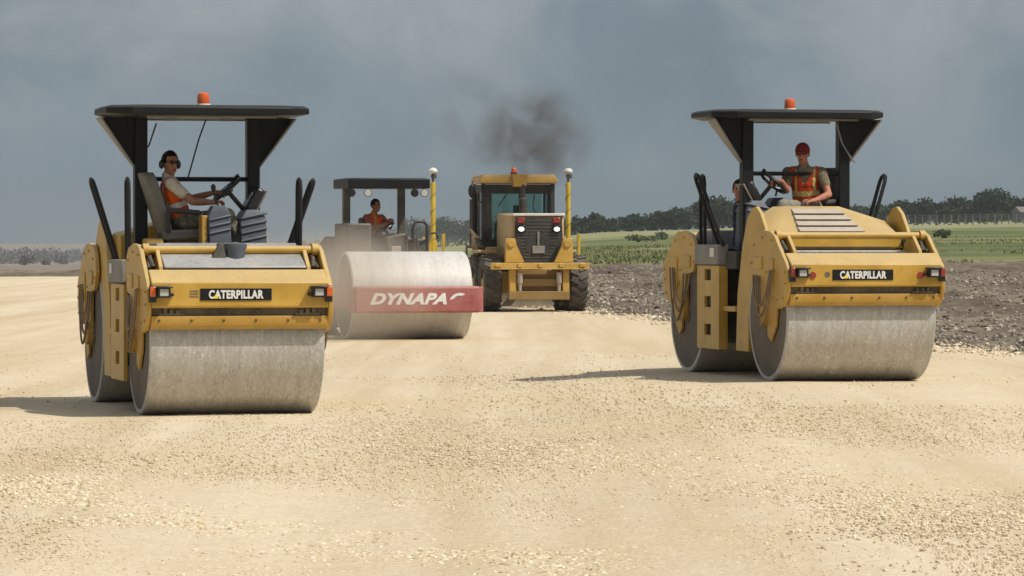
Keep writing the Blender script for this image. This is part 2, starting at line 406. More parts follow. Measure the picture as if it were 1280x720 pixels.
            MB(T).box2((q*.852-.029, .913, 1.155), (q*.852+.029, .935, 1.252)).build('lens', M['red_lens' if e < 0 else 'amber'], mo, .01)
            if e < 0:
                MB(T).cyl((q*.615, .868, 1.17), (q*.615, .882, 1.17), .038, .036, 20).build('reflector', M['red_lens'], root)
    # hood-end frame: side walls that rise into ears over the drum
    ear = [(-.84, .30), (-.36, .30), (-.42, .95), (-.62, 1.52), (-.80, 1.80), (-.98, 1.91), (-1.12, 1.925), (-1.28, 1.85), (-1.44, 1.70), (-1.56, 1.56), (-1.56, 1.49), (-1.3, 1.47), (-1.04, 1.24), (-.90, 1.0), (-.85, .70)]
    for q in (-1, 1):
        p = MB().prism(ear, q*.80, q*.845); p.box2((q*.70, -1.50, 1.46), (q*.80, -1.20, 1.50))
        p.build('ear_panel', M['yellow'], root, .008)
    hood = MB().hull([(q*x, y, z) for q in (-1, 1) for (x, y, z) in ((.73, -1.50, 1.47), (.73, -1.50, 1.575), (.74, -.97, 1.76), (.74, -.42, 1.74), (.74, -.42, 1.38), (.74, -1.05, 1.30))] + [(-.43, -.97, 1.93), (.17, -.97, 1.93), (-.43, -.42, 1.93), (.15, -.42, 1.93)])
    hd = hood.build('hood', M['yellow'], root, .012)
    # louvre set in the hood slope
    sl = Vector((0, -1.50+.97, 1.575-1.93)).normalized(); ang = math.atan2(.355, .53)
    nrm = Vector((0, -math.sin(ang), math.cos(ang)))
    fr = MB(); a = Vector((0, -1.44, 1.615)); up = Vector((0, math.cos(ang), math.sin(ang)))
    def sp(x, t, h): return a + Vector((x, 0, 0)) + up*t + nrm*h
    fr.add([sp(-.44, 0, .004), sp(.34, 0, .004), sp(.15, .50, .004), sp(-.40, .50, .004), sp(-.44, 0, .012), sp(.34, 0, .012), sp(.15, .50, .012), sp(-.40, .50, .012)], [(0,1,2,3),(4,5,6,7),(0,1,5,4),(1,2,6,5),(2,3,7,6),(3,0,4,7)])
    fro = fr.build('grille', M['louvre'], root)
    ls = MB(); rot = Matrix.Rotation(ang-.30, 3, 'X')
    for k in range(4):
        q8 = []
        for t, h in ((.012+.120*k, .036), (.012+.120*k+.112, .014)):
            xl = -.43+.03*t/.5; xr = .33-.185*t/.5
            q8 += [sp(xl, t, h), sp(xr, t, h), sp(xl, t, h-.010), sp(xr, t, h-.010)]
        ls.add(q8, [(0,1,5,4),(2,6,7,3),(0,2,3,1),(4,5,7,6),(0,4,6,2),(1,3,7,5)])
    ls.build('slat', M['louvre'], fro)
    MB().box2((-.62, -1.515, 1.455), (.62, -1.46, 1.468)).build('dark_gap_strip', M['black_matte'], root)  # black strip stands in for the shaded gap between hood and drum
    # flat-end frame: side walls with toe-hold openings
    for q in (-1, 1):
        xa, xb = q*.868, q*.91
        w = MB()
        w.box2((xa, .10, .30), (xb, .42, 1.26)); w.box2((xa, .68, .30), (xb, .98, 1.26))
        for z0, z1 in ((.30, .46), (.585, .78), (.905, 1.09), (1.215, 1.26)): w.box2((xa, .42, z0), (xb, .68, z1))
        w.box2((q*.80, .10, .30), (xa, .13, 1.26))
        w.build('step_panel', M['yellow'], root, .006)
        MB().box2((q*.80, .40, .44), (q*.862, .70, 1.24)).build('dark_recess_block', M['black_matte'], root)  # black block paints the dark inside behind the toe-hold openings
        MB().box2((q*.80, .08, 1.27), (q*.935, 1.0, 1.50)).build('battery_box', M['grey'], root, .012)
        MB().box2((q*.938, .20, 1.36), (q*.941, .36, 1.46)).build('decal', M['white'], root)
        MB().box2((q*.60, -.36, 1.22), (q*.84, .06, 1.42)).build('tread_box', M['black_matte'], root, .015)
        MB().box2((q*.62, -.38, .74), (q*.86, .08, .80)).prism([(-.30, .74), (.02, .74), (.02, .55)], q*.66, q*.70).build('step_ledge', M['yellow'], root, .006)
        MB().box2((q*.60, -.34, .80), (q*.64, .08, 1.22)).build('recess_panel', M['yellow_deep'], root)
    MB().box2((-.62, -.40, .36), (.62, .76, 1.20)).build('centre_frame', M['frame_dark'], root, .02)
    MB().box2((-.79, -.40, 1.36), (.79, 1.12, 1.42)).build('operator_floor', M['black_matte'], root, .01)
    # dusty sloped cover over the flat-end drum
    fp = MB().prism([(1.14, 1.44), (1.14, 1.665), (1.66, 1.665), (2.20, 1.44), (2.20, 1.42)], -.69, .69)
    fp.build('tank_cover', M['plate'], root, .012)
    bk = MB().lathe([(0, .085), (.02, .10), (.17, .098), (.205, .115), (.24, .112), (.245, .07), (.255, .0005)], (-.04, 1.93, 1.42), 'z', 24)
    bk.lathe([(0, .12), (.03, .12), (.05, .09)], (-.04, 1.93, 1.41), 'z', 20); bk.build('filler_cap', M['blue_grey'], root)
    MB().hull([(.06, 1.84, 1.44), (.26, 1.84, 1.44), (.06, 2.04, 1.42), (.26, 2.04, 1.42), (.06, 1.86, 1.67), (.12, 1.86, 1.67), (.06, 1.96, 1.66), (.12, 1.96, 1.66)]).build('filler_guard', M['black_matte'], root, .01)
    # roll bar and canopy
    for q in (-1, 1):
        MB().box((q*.575+dx, 0, 2.165), (.130, .15, 1.53)).build('roll_bar_post', M['black'], root, .012)
        g = MB().prism([(q*.640+dx, 2.93), (q*.985+dx, 2.93), (q*.640+dx, 2.45)], -.02, .02, 'y')
        g.build('gusset', M['black'], root)
        fl = MB(); p0 = Vector((q*.645+dx, 0, 2.44)); p1 = Vector((q*.995+dx, 0, 2.925)); d = (p1-p0); n = Vector((-d.z, 0, d.x)).normalized()*.008
        fl.add([p0+Vector((0, s*wd, 0))+k*n for (k) in (-1, 1) for (s, wd) in ((-1, .05), (1, .05))] + [p1+Vector((0, s*.16, 0))+k*n for k in (-1, 1) for s in (-1, 1)],
               [(0,1,3,2),(4,6,7,5),(0,4,5,1),(2,3,7,6),(0,2,6,4),(1,5,7,3)])
        fl.build('gusset_flange', M['grey'], root)
    yc = .30
    cn = MB().hull([(q*x+dx, yc+s*y, z) for q in (-1, 1) for s in (-1, 1) for (x, y, z) in ((.97, .40, 3.035), (.70, .60, 3.035), (1.025, .42, 3.01), (.80, .68, 3.01), (1.025, .42, 2.955), (.80, .68, 2.935), (.90, .36, 2.925))])
    can = cn.build('canopy', M['black'], root, .01)
    tr = MB(); 
    for s in (-1, 1): tr.box((0, yc+s*.52, 2.918), (1.3, .05, .02))
    for q in (-1, 1): tr.box((q*.28, yc-.3, 2.915), (.12, .08, .03))
    tr.build('trim', M['grey'], can)
    bc = MB().cyl((0, .0+yc, 3.035), (0, yc, 3.065), .075, .07, 24); bo = bc.build('beacon', M['white'], root)
    MB().lathe([(0, .060), (.02, .064), (.085, .060), (.105, .052), (.116, .03), (.118, .0005)], (0, yc, 3.064), 'z', 24).build('dome', M['orange'], bo)
    MB().tube([(-.535, .0, 2.31), (.535, .0, 2.31)], .024).build('guard_rail', M['black'], root)
    rb = MB()
    if loc.x < 0: rb.tube([(-.1, -.15, 2.92), (-.02, -.1, 2.72), (.06, -.08, 2.45), (.10, -.1, 2.3)], .009, 6)
    if loc.x < 0: rb.build('radio_cable', M['black_matte'], root)
    rb = MB().tube([(.40, -.2, 2.88), (.48, -.16, 2.66), (.60, -.10, 2.50), (.66, -.08, 2.44)], .010, 6); rb.build('beacon_cable', M['wire'], root)
    for q in (-1, 1):
        hairpin(MB(), (q*.855, .92, 1.50), (q*.862, .92, 2.30), .16).build('grab_rail', M['black'], root)
        hairpin(MB(), (q*.86, .16, 1.48), (q*1.13, .26, 2.30), .18, .023).build('hand_rail', M['black'], root)
    # consoles, wheel, instrument panel
    def console(c, d, ridges, rz=0):
        x, y, z = c; w, dp, h = d
        b = MB().hull([(x-w/2, y-dp/2, z), (x+w/2, y-dp/2, z), (x-w/2, y+dp/2, z), (x+w/2, y+dp/2, z), (x-w*.40, y-dp/2, z+h*.86), (x+w*.55, y-dp/2, z+h*.80), (x-w*.40, y+dp/2, z+h*.86), (x+w*.55, y+dp/2, z+h*.80), (x-w*.22, y-dp*.4, z+h), (x+w*.30, y-dp*.4, z+h), (x-w*.22, y+dp*.4, z+h), (x+w*.30, y+dp*.4, z+h)])
        for k in range(ridges):
            b.box((x+w*.04, y, z+h*(.50+.13*k)), (w*.98, dp+.03, h*.045), Matrix.Rotation(.22, 3, 'Y'))
        return b
    console((-.13, .46, 1.52), (.23, .26, .52), 3).build('side_console', M['blue_grey'], root, .012)
    MB().box2((.00, .36, 1.42), (.06, .56, 1.94)).build('console_support', M['yellow_deep'], root, .01)
    console((-.53, .06, 1.42), (.28, .46, .58), 4).build('front_console', M['blue_grey'], root, .015)
    MB().box2((-.42, -.1, 1.42), (-.10, .3, 1.50)).build('pedal_plate', M['frame_dark'], root, .01)
    wc = Vector((-.28, .04, 2.205)); ax = Vector((.62, 0, .72)).normalized(); rotw = ax.to_track_quat('Z', 'Y').to_matrix()
    sw = MB()
    ring = [wc + rotw @ Vector((.172*math.cos(2*math.pi*k/28), .172*math.sin(2*math.pi*k/28), 0)) for k in range(29)]
    sw.tube(ring, .018, 8)
    for k in range(3):
        a_ = 2*math.pi*k/3+.4; sw.tube([wc-ax*.03, wc + rotw @ Vector((.165*math.cos(a_), .165*math.sin(a_), 0))], .015, 6)
    sw.cyl(wc-ax*.05, wc+ax*.02, .05, .045, 14); sw.cyl(wc+rotw @ Vector((.0, .172, .0)), wc+rotw @ Vector((0, .172, .05)), .02, .024, 10)
    sw.build('steering_wheel', M['plastic_black'], root)
    MB().tube([wc-ax*.02, wc-ax*.24, (-.50, .04, 1.96)], .024, 10).build('steering_column', M['black_matte'], root)
    pc = Vector((-.55, .06, 2.10)); rp = Matrix.Rotation(-.5, 3, 'Y')
    ip = MB().box(pc, (.11, .32, .26), rp).build('instrument_panel', M['plastic_black'], root, .03)
    MB().box(pc+rp @ Vector((-.062, 0, .01)), (.02, .30, .26), rp).build('panel_back', M['grey'], ip, .02)
    ge = MB()
    for k in range(3): ge.cyl(pc+rp @ Vector((.054, -.1+.1*k, .03)), pc+rp @ Vector((.062, -.1+.1*k, .03)), .035, .035, 16)
    ge.build('gauge', M['lamp_clear'], ip)
    lv = MB(); 
    lv.tube([(-.10, .52, 2.06), (-.06, .54, 2.20)], .012); lv.ell((-.06, .54, 2.22), (.026, .026, .035)); lv.build('travel_lever', M['plastic_black'], root)
    return root
def roller_seat(root, c, face, m):
    """seat with its back opposite to the facing direction (an angle in the machine frame)"""
    b = Matrix.Rotation(face, 3, 'Z'); c = Vector(c)
    T = lambda p: c + b @ Vector(p)        # x is forwards
    MB(T).hull([(x, y, z) for y in (-.23, .23) for (x, z) in ((-.24, -.12), (.26, -.10), (.28, -.03), (.24, .0), (-.24, -.02))]).build('seat', m, root, .02)
    bk = MB(T); rows = [(-.17, -.06, .19), (-.235, .16, .225), (-.30, .36, .225), (-.335, .47, .20), (-.355, .535, .155), (-.362, .565, .09)]
    vs = []; 
    for (x, z, w) in rows:
        for k in range(7):
            t = -1+k/3; vs.append((x+.05*t*t+.0, w*t, z))
    for (x, z, w) in rows:
        for k in range(7):
            t = -1+k/3; vs.append((x-.11+.05*t*t, w*.97*t, z))
    n = len(rows)*7; fs = []
    for i in range(len(rows)-1):
        for k in range(6):
            q = i*7+k; fs += [(q, q+1, q+8, q+7), (n+q, n+q+7, n+q+8, n+q+1)]
    for k in range(6):
        fs += [(k, n+k, n+k+1, k+1)]; q = (len(rows)-1)*7+k; fs += [(q, q+1, n+q+1, n+q)]
    for i in range(len(rows)-1):
        q = i*7; fs += [(q, q+7, n+q+7, n+q)]; q += 6; fs += [(q, n+q, n+q+7, q+7)]
    bk.add(vs, fs); bk.build('backrest', m, root, .035, sharp=70)
    for q in (-1, 1):
        MB(T).box((-.04, q*.265, .17), (.34, .06, .055), Matrix.Rotation(.08, 3, 'Y')).box((-.2, q*.262, .06), (.05, .04, .22)).build('armrest', M['seat_dark'], root, .02)
    MB(T).box2((-.20, -.17, -.42), (.18, .17, -.12)).build('seat_pedestal', M['frame_dark'], root, .02)
    MB(T).box2((-.42, -.24, -.42), (-.24, .24, -.10)).build('seat_box', M['yellow_deep'], root, .02)
def place(px, D, py):                    # front-drum contact seen at a pixel, ground height from the terrain
    return at(px, D)
ROT = Matrix.Rotation(YAW, 3, 'Z')
def mach(front, off):                    # from the near drum's ground point to a point in the frame turned by YAW
    v = Vector(front) + ROT @ Vector(off); return v
FL = Vector((-2.80, 40.0, 0)); FL.z = gz(FL.x, FL.y)
FR = Vector((3.645, 45.3, 0)); FR.z = gz(FR.x, FR.y)
CL = mach(FL, (0, HW, 0)); CR = mach(FR, (0, HW, 0)); 
RL = roller('road_roller', 'yellow tandem roller showing its flat tank end, driver side-on on a grey seat', CL, YAW+math.pi, .02)
RRr = roller('road_roller', 'yellow tandem roller showing its tall louvred hood end, driver in a dark red cap', CR, YAW, -.035)
roller_seat(RL, (.17, .10, 1.81), math.pi, M['seat'])
roller_seat(RRr, (.22, .16, 1.82), R(215), M['seat_dark'])

# ------------------------------------------------------------------ single-drum soil compactor
def tyre(mb, lug, c, r, w, n=22, ax='x'):
    h = w/2; prof = [(-h*.8, r*.55), (-h, r*.66), (-h, r*.86), (-h*.82, r*.95), (0, r*.965), (h*.82, r*.95), (h, r*.86), (h, r*.66), (h*.8, r*.55)]
    mb.lathe(prof, c, ax, 40, True)
    c = Vector(c)
    for k in range(n):
        for s in (-1, 1):
            a = 2*math.pi*(k+.25*s)/n
            m = Matrix.Rotation(a, 3, 'X') @ Matrix.Rotation(s*.45, 3, 'Z')
            lug.box(c + Matrix.Rotation(a, 3, 'X') @ Vector((s*h*.52, 0, r*.965)), (h*1.05, r*.11, r*.075), m)
def compactor():
    F0 = Vector((-1.90, 72.0, 0)); F0.z = gz(F0.x, F0.y)
    root = thing('soil_compactor', 'dusty single drum soil compactor with a dark roof and faded red front frame', 'road roller', F0, YAW)
    d = MB(); r = .765; w = 1.07
    d.lathe([(-w, r-.05), (-w, r-.02), (-w+.02, r), (w-.02, r), (w, r-.02), (w, r-.05)], (0, 0, 0), 'x', 96, True)
    dr = d.build('drum', M['drum_clean'], root); dr.location = (0, 0, r)
    s = MB()
    for q in (-1, 1): s.lathe([(q*(w-.001), r-.051), (q*(w-.10), r-.07), (q*(w-.12), .34), (q*(w-.06), .32), (q*(w-.06), .0005)], (0, 0, 0), 'x', 56)
    s.build('drum_end', M['drum_side'], dr)
    f = MB().prism([(-1.12, .47), (-.93, .47), (-.90, .50), (-.90, .90), (-.93, .93), (-1.12, .93), (-1.15, .90), (-1.15, .50)], -1.09, 1.09)
    for q in (-1, 1): f.cyl((q*1.09, -1.02, .48), (q*1.09, -1.02, .92), .10, .10, 16)
    beam = f.build('front_beam', M['red'], root, .01)
    me, (x0, x1) = lettering('DYNAPA', .200, .050, 1.0, .36, .006); fit = 1.36/(x1-x0); me.transform(Matrix.Diagonal((fit, 1, 1, 1)))
    mesh_obj('lettering', me, M['letter_white'], beam, (-.17, -1.1515, .715))
    me, (x0, x1) = lettering('C', .200, .050, fit, .36, .006)
    bm = bmesh.new(); bm.from_mesh(me)       # the worn last letter keeps only its upper stroke
    bmesh.ops.bisect_plane(bm, geom=bm.verts[:]+bm.edges[:]+bm.faces[:], plane_co=(-.03, 0, .012), plane_no=(.35, 0, -1), clear_outer=True)
    bm.to_mesh(me); bm.free()
    mesh_obj('lettering', me, M['letter_white'], beam, (.70, -1.1515, .715))
    sd = MB()
    for q in (-1, 1):
        sd.box2((q*1.10, -.93, .52), (q*1.15, 1.25, .88)); sd.cyl((q*1.06, 0, r), (q*1.10, 0, r), .26, .26, 24)
    sd.box2((-1.15, 1.05, .52), (1.15, 1.25, .88)); sd.build('drum_frame', M['red'], root, .01)
    MB().box2((-1.0, .86, .40), (1.0, .92, .62)).build('scraper', M['frame_dark'], root)
    # articulation, platform, engine hood
    MB().box2((-.35, 1.25, .55), (.35, 1.70, .95)).build('articulation_joint', M['frame_dark'], root, .02)
    MB().box2((-.86, 1.70, .80), (.86, 3.10, 1.18)).build('platform', M['dyn_dark'], root, .02)
    MB().box2((-.66, 1.75, 1.18), (-.22, 2.95, 2.03)).build('side_housing', M['dyn_dark'], root, .03)
    MB().box2((.60, 2.1, 1.18), (.90, 2.95, 1.75)).build('side_housing', M['dyn_dark'], root, .03)
    MB().hull([(q*x, y, z) for q in (-1, 1) for (x, y, z) in ((.86, 3.10, .80), (.86, 3.10, 1.72), (.78, 3.2, 1.80), (.70, 4.75, 1.55), (.78, 4.85, 1.40), (.80, 4.9, .80))]).build('engine_hood', M['dyn_dark'], root, .02)
    for q in (-1, 1):
        t = MB(); lg = MB(); tyre(t, lg, (0, 0, 0), .76, .52, 18); t.v += []
        o = t.build('wheel', M['tyre'], root); o.location = (q*.80, 3.45, .76); lg.build('tread_lug', M['tyre'], o)
        MB().cyl((q*.14, 0, 0), (q*.25, 0, 0), .42, .30, 28).cyl((q*.25, 0, 0), (q*.29, 0, 0), .14, .12, 14).build('rim', M['dyn_dark'], o)
    for x in (-.52, .50):
        MB().box((x, 2.55, 1.95), (.13, .13, 1.5)).build('roof_post', M['dyn_dark'], root, .012)
    rf = MB().hull([(x, y, z) for x in (-.64, .86) for y in (1.75, 3.15) for z in (2.66, 2.83)] + [(-.56, 1.85, 2.85), (.78, 1.85, 2.85), (-.56, 3.0, 2.85), (.78, 3.0, 2.85)])
    rf.build('roof', M['black'], root, .012)
    for (x, mt) in ((-.58, 'plastic_black'), (-.28, 'lamp_clear'), (.58, 'plastic_black'), (.76, 'lamp_clear')):
        lm = MB().cyl((x, 1.86, 2.58), (x, 1.76, 2.58), .055, .075, 18).box((x, 1.82, 2.64), (.03, .03, .06)).build('work_lamp', M['plastic_black'], root)
        MB().cyl((x, 1.765, 2.58), (x, 1.75, 2.58), .068, .062, 18).build('lens', M[mt], lm)
    MB().box2((-.18, 2.35, 1.18), (.26, 2.85, 1.64)).build('seat', M['seat_dark'], root, .05)
    MB().box2((-.24, 2.50, 1.60), (-.13, 2.88, 2.14)).build('backrest', M['seat_dark'], root, .04)
    MB().hull([(x, y, z) for y in (1.95, 2.35) for (x, z) in ((.22, 1.18), (.52, 1.18), (.10, 1.70), (.46, 1.86), (.50, 1.78), (.10, 1.78))]).build('console', M['dyn_dark'], root, .03)
    MB().hull([(x, y, z) for y in (1.9, 2.0) for (x, z) in ((.18, 1.40), (.36, 1.40), (.18, 1.62), (.36, 1.62))]).build('gauge_panel', M['louvre'], root, .01)
    wc = Vector((.10, 2.2, 1.93)); ax = Vector((-.5, 0, .8)).normalized(); m = ax.to_track_quat('Z', 'Y').to_matrix()
    sw = MB().tube([wc+m @ Vector((.21*math.cos(2*math.pi*k/24), .21*math.sin(2*math.pi*k/24), 0)) for k in range(25)], .018)
    for k in range(3): sw.tube([wc, wc+m @ Vector((.2*math.cos(2.1*k), .2*math.sin(2.1*k), 0))], .013, 6)
    sw.tube([wc, (.32, 2.2, 1.70)], .025); sw.build('steering_wheel', M['plastic_black'], root)
    hr = MB().tube([(.55, 1.85, 1.45), (.57, 1.85, 1.98), (.62, 1.85, 2.06), (.78, 1.85, 2.06), (.83, 1.85, 1.98), (.83, 1.85, 1.50), (.76, 1.85, 1.40)], .028)
    hr.build('hand_rail', M['black_matte'], root)
    hs = MB().tube([(.86, 2.0, 1.85), (1.05, 2.1, 1.86), (1.10, 2.1, 1.75)], .02); hs.tube([(.45, 1.9, 1.7), (.62, 1.8, 1.75), (.70, 1.75, 1.3)], .022); hs.tube([(-.2, 1.3, 1.2), (.1, 1.2, 1.5), (.4, 1.4, 1.4), (.5, 1.7, 1.2)], .025)
    hs.build('hose', M['black_matte'], root)
    return root, F0
DYN, FD = compactor()

# ------------------------------------------------------------------ motor grader, seen from its engine end
def grader():
    G0 = Vector((.50, 98.6, 0)); G0.z = gz(G0.x, G0.y); yaw = R(8.6)
    root = thing('motor_grader', 'yellow motor grader with a glazed cab, lit rear lamps and a raised ripper bar', 'grader', G0, yaw)
    for q in (-1, 1):
        for y in (0, 1.62):
            t = MB(); lg = MB(); tyre(t, lg, (0, 0, 0), .68, .42, 20)
            o = t.build('wheel', M['tyre'], root); o.location = (q*1.04, y, .68); lg.build('tread_lug', M['tyre'], o)
            MB().cyl((-.12, 0, 0), (.12, 0, 0), .39, .39, 28).cyl((q*.10, 0, 0), (q*.20, 0, 0), .16, .12, 16).build('rim', M['rim'], o)
        MB().box2((q*.60, -.1, .45), (q*.80, 1.75, .95)).build('tandem_case', M['grader_yellow'], root, .03)
    MB().box2((-.40, -.3, .55), (.40, 3.2, 1.0)).build('main_frame', M['frame_dark'], root, .03)
    # engine enclosure, narrowing downwards
    MB().hull([(q*x, y, z) for q in (-1, 1) for (x, y, z) in ((.64, -.72, 2.30), (.65, -.74, 1.62), (.38, -.70, 1.14), (.56, 2.15, 2.34), (.56, 2.15, 1.6), (.4, 2.15, 1.0), (.58, -.70, 2.34), (.50, 2.15, 2.38))]).build('engine_hood', M['grader_tan'], root, .03)
    g = MB().prism([(-.54, 2.26), (.58, 2.26), (.60, 1.62), (.34, 1.16), (-.34, 1.16), (-.56, 1.62)], -.785, -.745, 'y').build('radiator_grille', M['black_matte'], root)
    gl = MB()
    for k in range(13): gl.box((0, -.79, 1.22+.08*k), ((.62+.04*k if k < 7 else 1.08), .012, .022))
    gl.build('slat', M['dyn_dark'], g)
    MB().cyl((0, -.80, 1.62), (0, -.79, 1.62), .30, .30, 24).build('fan_guard', M['black_matte'], root)
    MB().box2((-.14, -.83, 1.40), (.16, -.79, 1.58)).box2((-.02, -.83, 1.58), (.03, -.80, 1.92)).build('tow_hitch', M['grey'], root, .01)
    MB().box2((-.60, -.80, 2.30), (.66, -.70, 2.36)).build('hood_trim', M['white'], root, .01)
    for q in (-1, 1):
        h = MB().box((q*.43+.02, -.80, 2.0), (.20, .10, .15)).build('head_lamp', M['plastic_black'], root, .01)
        MB().ell((q*.43+.02, -.855, 1.98), (.072, .02, .055)).build('lens', M['lamp_lit'], h)
        MB().box((q*.43+.02, -.79, 2.19), (.17, .07, .14)).build('tail_lamp', M['red_lens'], root, .015)
    # ripper: cross bar, upright arms, lower frame
    cb = MB().box2((-1.18, -1.18, 1.06), (1.18, -.98, 1.18)); cb.box2((-1.18, -1.20, 1.02), (1.18, -.96, 1.06))
    for k in range(5): cb.box((-1.0+.5*k, -1.19, 1.12), (.10, .05, .10))
    for q in (-1, 1): cb.cyl((q*1.05, -1.22, 1.12), (q*1.05, -1.18, 1.12), .05, .05, 12)
    cb.build('ripper_bar', M['grader_yellow'], root, .01)
    for q in (-1, 1):
        a = MB().prism([(q*.80, 1.76), (q*.58, 1.76), (q*.55, 1.60), (q*.36, 1.19), (q*.66, 1.19), (q*.82, 1.19)], -1.02, -.86, 'y')
        a.cyl((q*.68, -1.06, 1.64), (q*.68, -.84, 1.64), .09, .09, 14); a.build('ripper_arm', M['grader_yellow'], root, .01)
        MB().box2((q*.56, -1.05, .36), (q*.72, -.85, 1.02)).build('ripper_link', M['grader_yellow'], root, .012)
        MB().tube([(q*.47, -1.08, .95), (q*.47, -1.02, .50)], .045, 12).tube([(q*.47, -1.08, .95), (q*.47, -1.045, .70)], .065, 12).build('ripper_cylinder', M['louvre'], root)
    MB().box2((-.74, -1.10, .30), (.72, -.88, .50)).box2((-.56, -1.0, .62), (.56, -.9, .80)).build('ripper_frame', M['grader_dirty'], root, .012)
    MB().box2((-.56, -.86, .30), (.56, -.75, 1.0)).build('ripper_plate', M['grader_dirty'], root, .01)
    # cab
    pl = MB()
    for q in (-1, 1):
        pl.box((q*.86, 2.35, 2.30), (.10, .10, 1.62)); pl.box((q*.90, 3.75, 2.30), (.10, .10, 1.62)); pl.box((q*.88, 3.05, 2.98), (.06, 1.5, .18))
        pl.box2((q*.84, 2.35, 1.2), (q*.92, 3.75, 1.75)); pl.box((q*.88, 3.05, 2.35), (.06, .09, 1.3))
    pl.box2((-.86, 2.31, 1.2), (.86, 2.39, 1.75)); pl.box2((-.86, 2.31, 2.86), (.86, 2.39, 3.09)); pl.box2((-.86, 3.7, 2.9), (.86, 3.78, 3.09)); pl.box2((-.86, 3.7, 1.2), (.86, 3.78, 1.6))
    pl.box2((.02, 2.32, 1.75), (.15, 2.38, 2.86)); pl.box2((-.86, 2.3, 1.75), (-.66, 2.38, 2.86)); pl.box2((-.9, 2.35, 1.1), (.9, 3.75, 1.2))
    cab = pl.build('cab_frame', M['black_matte'], root, .012)
    gw = MB(); gw.box2((-.66, 2.345, 1.75), (.02, 2.355, 2.86)); gw.build('window', M['cab_glass'], cab)
    MB().box2((.15, 2.345, 1.75), (.81, 2.355, 2.86)).build('window', M['cab_glass'], cab)
    MB().box2((-.81, 3.735, 1.6), (.81, 3.745, 2.9)).build('window', M['cab_glass'], cab)
    for q in (-1, 1): MB().box2((q*.875, 2.4, 1.75), (q*.885, 3.7, 2.9)).build('window', M['cab_glass'], cab)
    rf = MB().hull([(q*x, y, z) for q in (-1, 1) for (x, y, z) in ((.96, 2.12, 3.20), (.88, 2.18, 3.33), (.96, 3.9, 3.20), (.88, 3.85, 3.33), (.96, 2.12, 3.12), (.96, 3.9, 3.12))])
    rf.build('cab_roof', M['grader_yellow'], root, .015)
    MB().hull([(q*x, y, z) for q in (-1, 1) for (x, y, z) in ((.20, 2.00, 3.34), (.20, 2.3, 3.34), (.15, 2.02, 3.03), (.15, 2.3, 3.03))]).build('air_housing', M['grader_yellow'], root, .012)
    b = MB().cyl((-.02, 2.9, 3.35), (-.02, 2.9, 3.39), .09, .09, 18).build('beacon', M['plastic_black'], root)
    MB().lathe([(0, .075), (.08, .07), (.12, .045), (.13, .0005)], (-.02, 2.9, 3.39), 'z', 18).build('dome', M['orange'], b)
    MB().box2((-.22, 2.75, 1.2), (.28, 3.2, 1.70)).box2((-.18, 2.72, 1.7), (.24, 2.84, 2.35)).box2((-.06, 2.72, 2.36), (.12, 2.82, 2.58)).build('cab_seat', M['seat_dark'], root, .04)
    wv = MB(); wc = Vector((.0, 3.42, 2.08)); wv.tube([wc+Vector((.21*math.cos(.3*k), .08*math.sin(.3*k), .18*math.sin(.3*k))) for k in range(22)], .018)
    wv.tube([wc, (.0, 3.6, 1.4)], .04); wv.tube([(.45, 3.3, 1.7), (.5, 3.3, 2.25)], .015); wv.tube([(-.45, 3.3, 1.7), (-.4, 3.3, 2.2)], .015); wv.build('steering_wheel', M['plastic_black'], root)
    MB().tube([(.40, 2.30, 2.84), (.36, 2.29, 2.5), (.62, 2.29, 2.2)], .012).build('wiper', M['plastic_black'], cab)
    MB().tube([(-.3, 2.29, 2.84), (-.5, 2.29, 2.55)], .012).build('wiper', M['plastic_black'], cab)
    # mirror and hand rails outside the cab
    mr = MB().tube([(-.98, 2.3, 3.20), (-1.14, 2.22, 3.16), (-1.16, 2.2, 3.08)], .014, 6).ell((-1.17, 2.18, 2.92), (.095, .05, .17)).build('mirror', M['plastic_black'], root)
    hr = MB().tube([(-1.22, 2.0, 1.6), (-1.22, 2.0, 2.72)], .035).tube([(-.95, 2.2, 1.7), (-1.03, 2.1, 1.75), (-1.03, 2.1, 2.58), (-.99, 2.15, 2.65), (-.92, 2.3, 2.65)], .026)
    hr.build('hand_rail', M['black_matte'], root)
    ld = MB().box2((-1.28, 1.9, 1.52), (-.92, 2.5, 1.60))
    for k in range(4): ld.box((-1.1, 2.45, .55+.24*k), (.30, .14, .03))
    for q in (-1.26, -.94): ld.box((q, 2.5, 1.05), (.04, .08, 1.1))
    ld.build('ladder', M['frame_dark'], root, .008)
    bx = MB()
    for k in range(9): 
        a = .7*k; bx.tube([(-1.26+.03*k, 1.9, 2.0-.03*k), (-1.20+.03*math.sin(a), 1.82, 1.8), (-1.18+.05*math.cos(a), 1.8, 1.55), (-1.0, 1.9, 1.35)], .022, 6)
    bx.build('hose', M['hose'], root)
    MB().box2((-.84, 1.55, 1.15), (-.5, 2.2, 1.55)).box2((-1.22, .9, 1.40), (-.74, 1.9, 1.48)).build('fender', M['grader_tan'], root, .02)
    MB().box2((.74, .9, 1.40), (1.22, 1.9, 1.48)).build('fender', M['grader_tan'], root, .02)
    MB().tube([(-.10, .9, 2.36), (-.10, .9, 2.72), (-.10, .9, 2.74), (-.10, .9, 2.98), (-.06, .86, 3.06)], [.10, .10, .06, .06, .055], 14).build('exhaust_pipe', M['black_matte'], root)
    # front half: gooseneck, drawbar, blade and its two survey masts
    MB().hull([(q*x, y, z) for q in (-1, 1) for (x, y, z) in ((.24, 3.7, 1.15), (.24, 3.7, 1.6), (.20, 7.4, 1.05), (.20, 7.4, 1.45), (.2, 5.5, 1.75), (.2, 5.5, 1.4))]).build('gooseneck', M['grader_yellow'], root, .03)
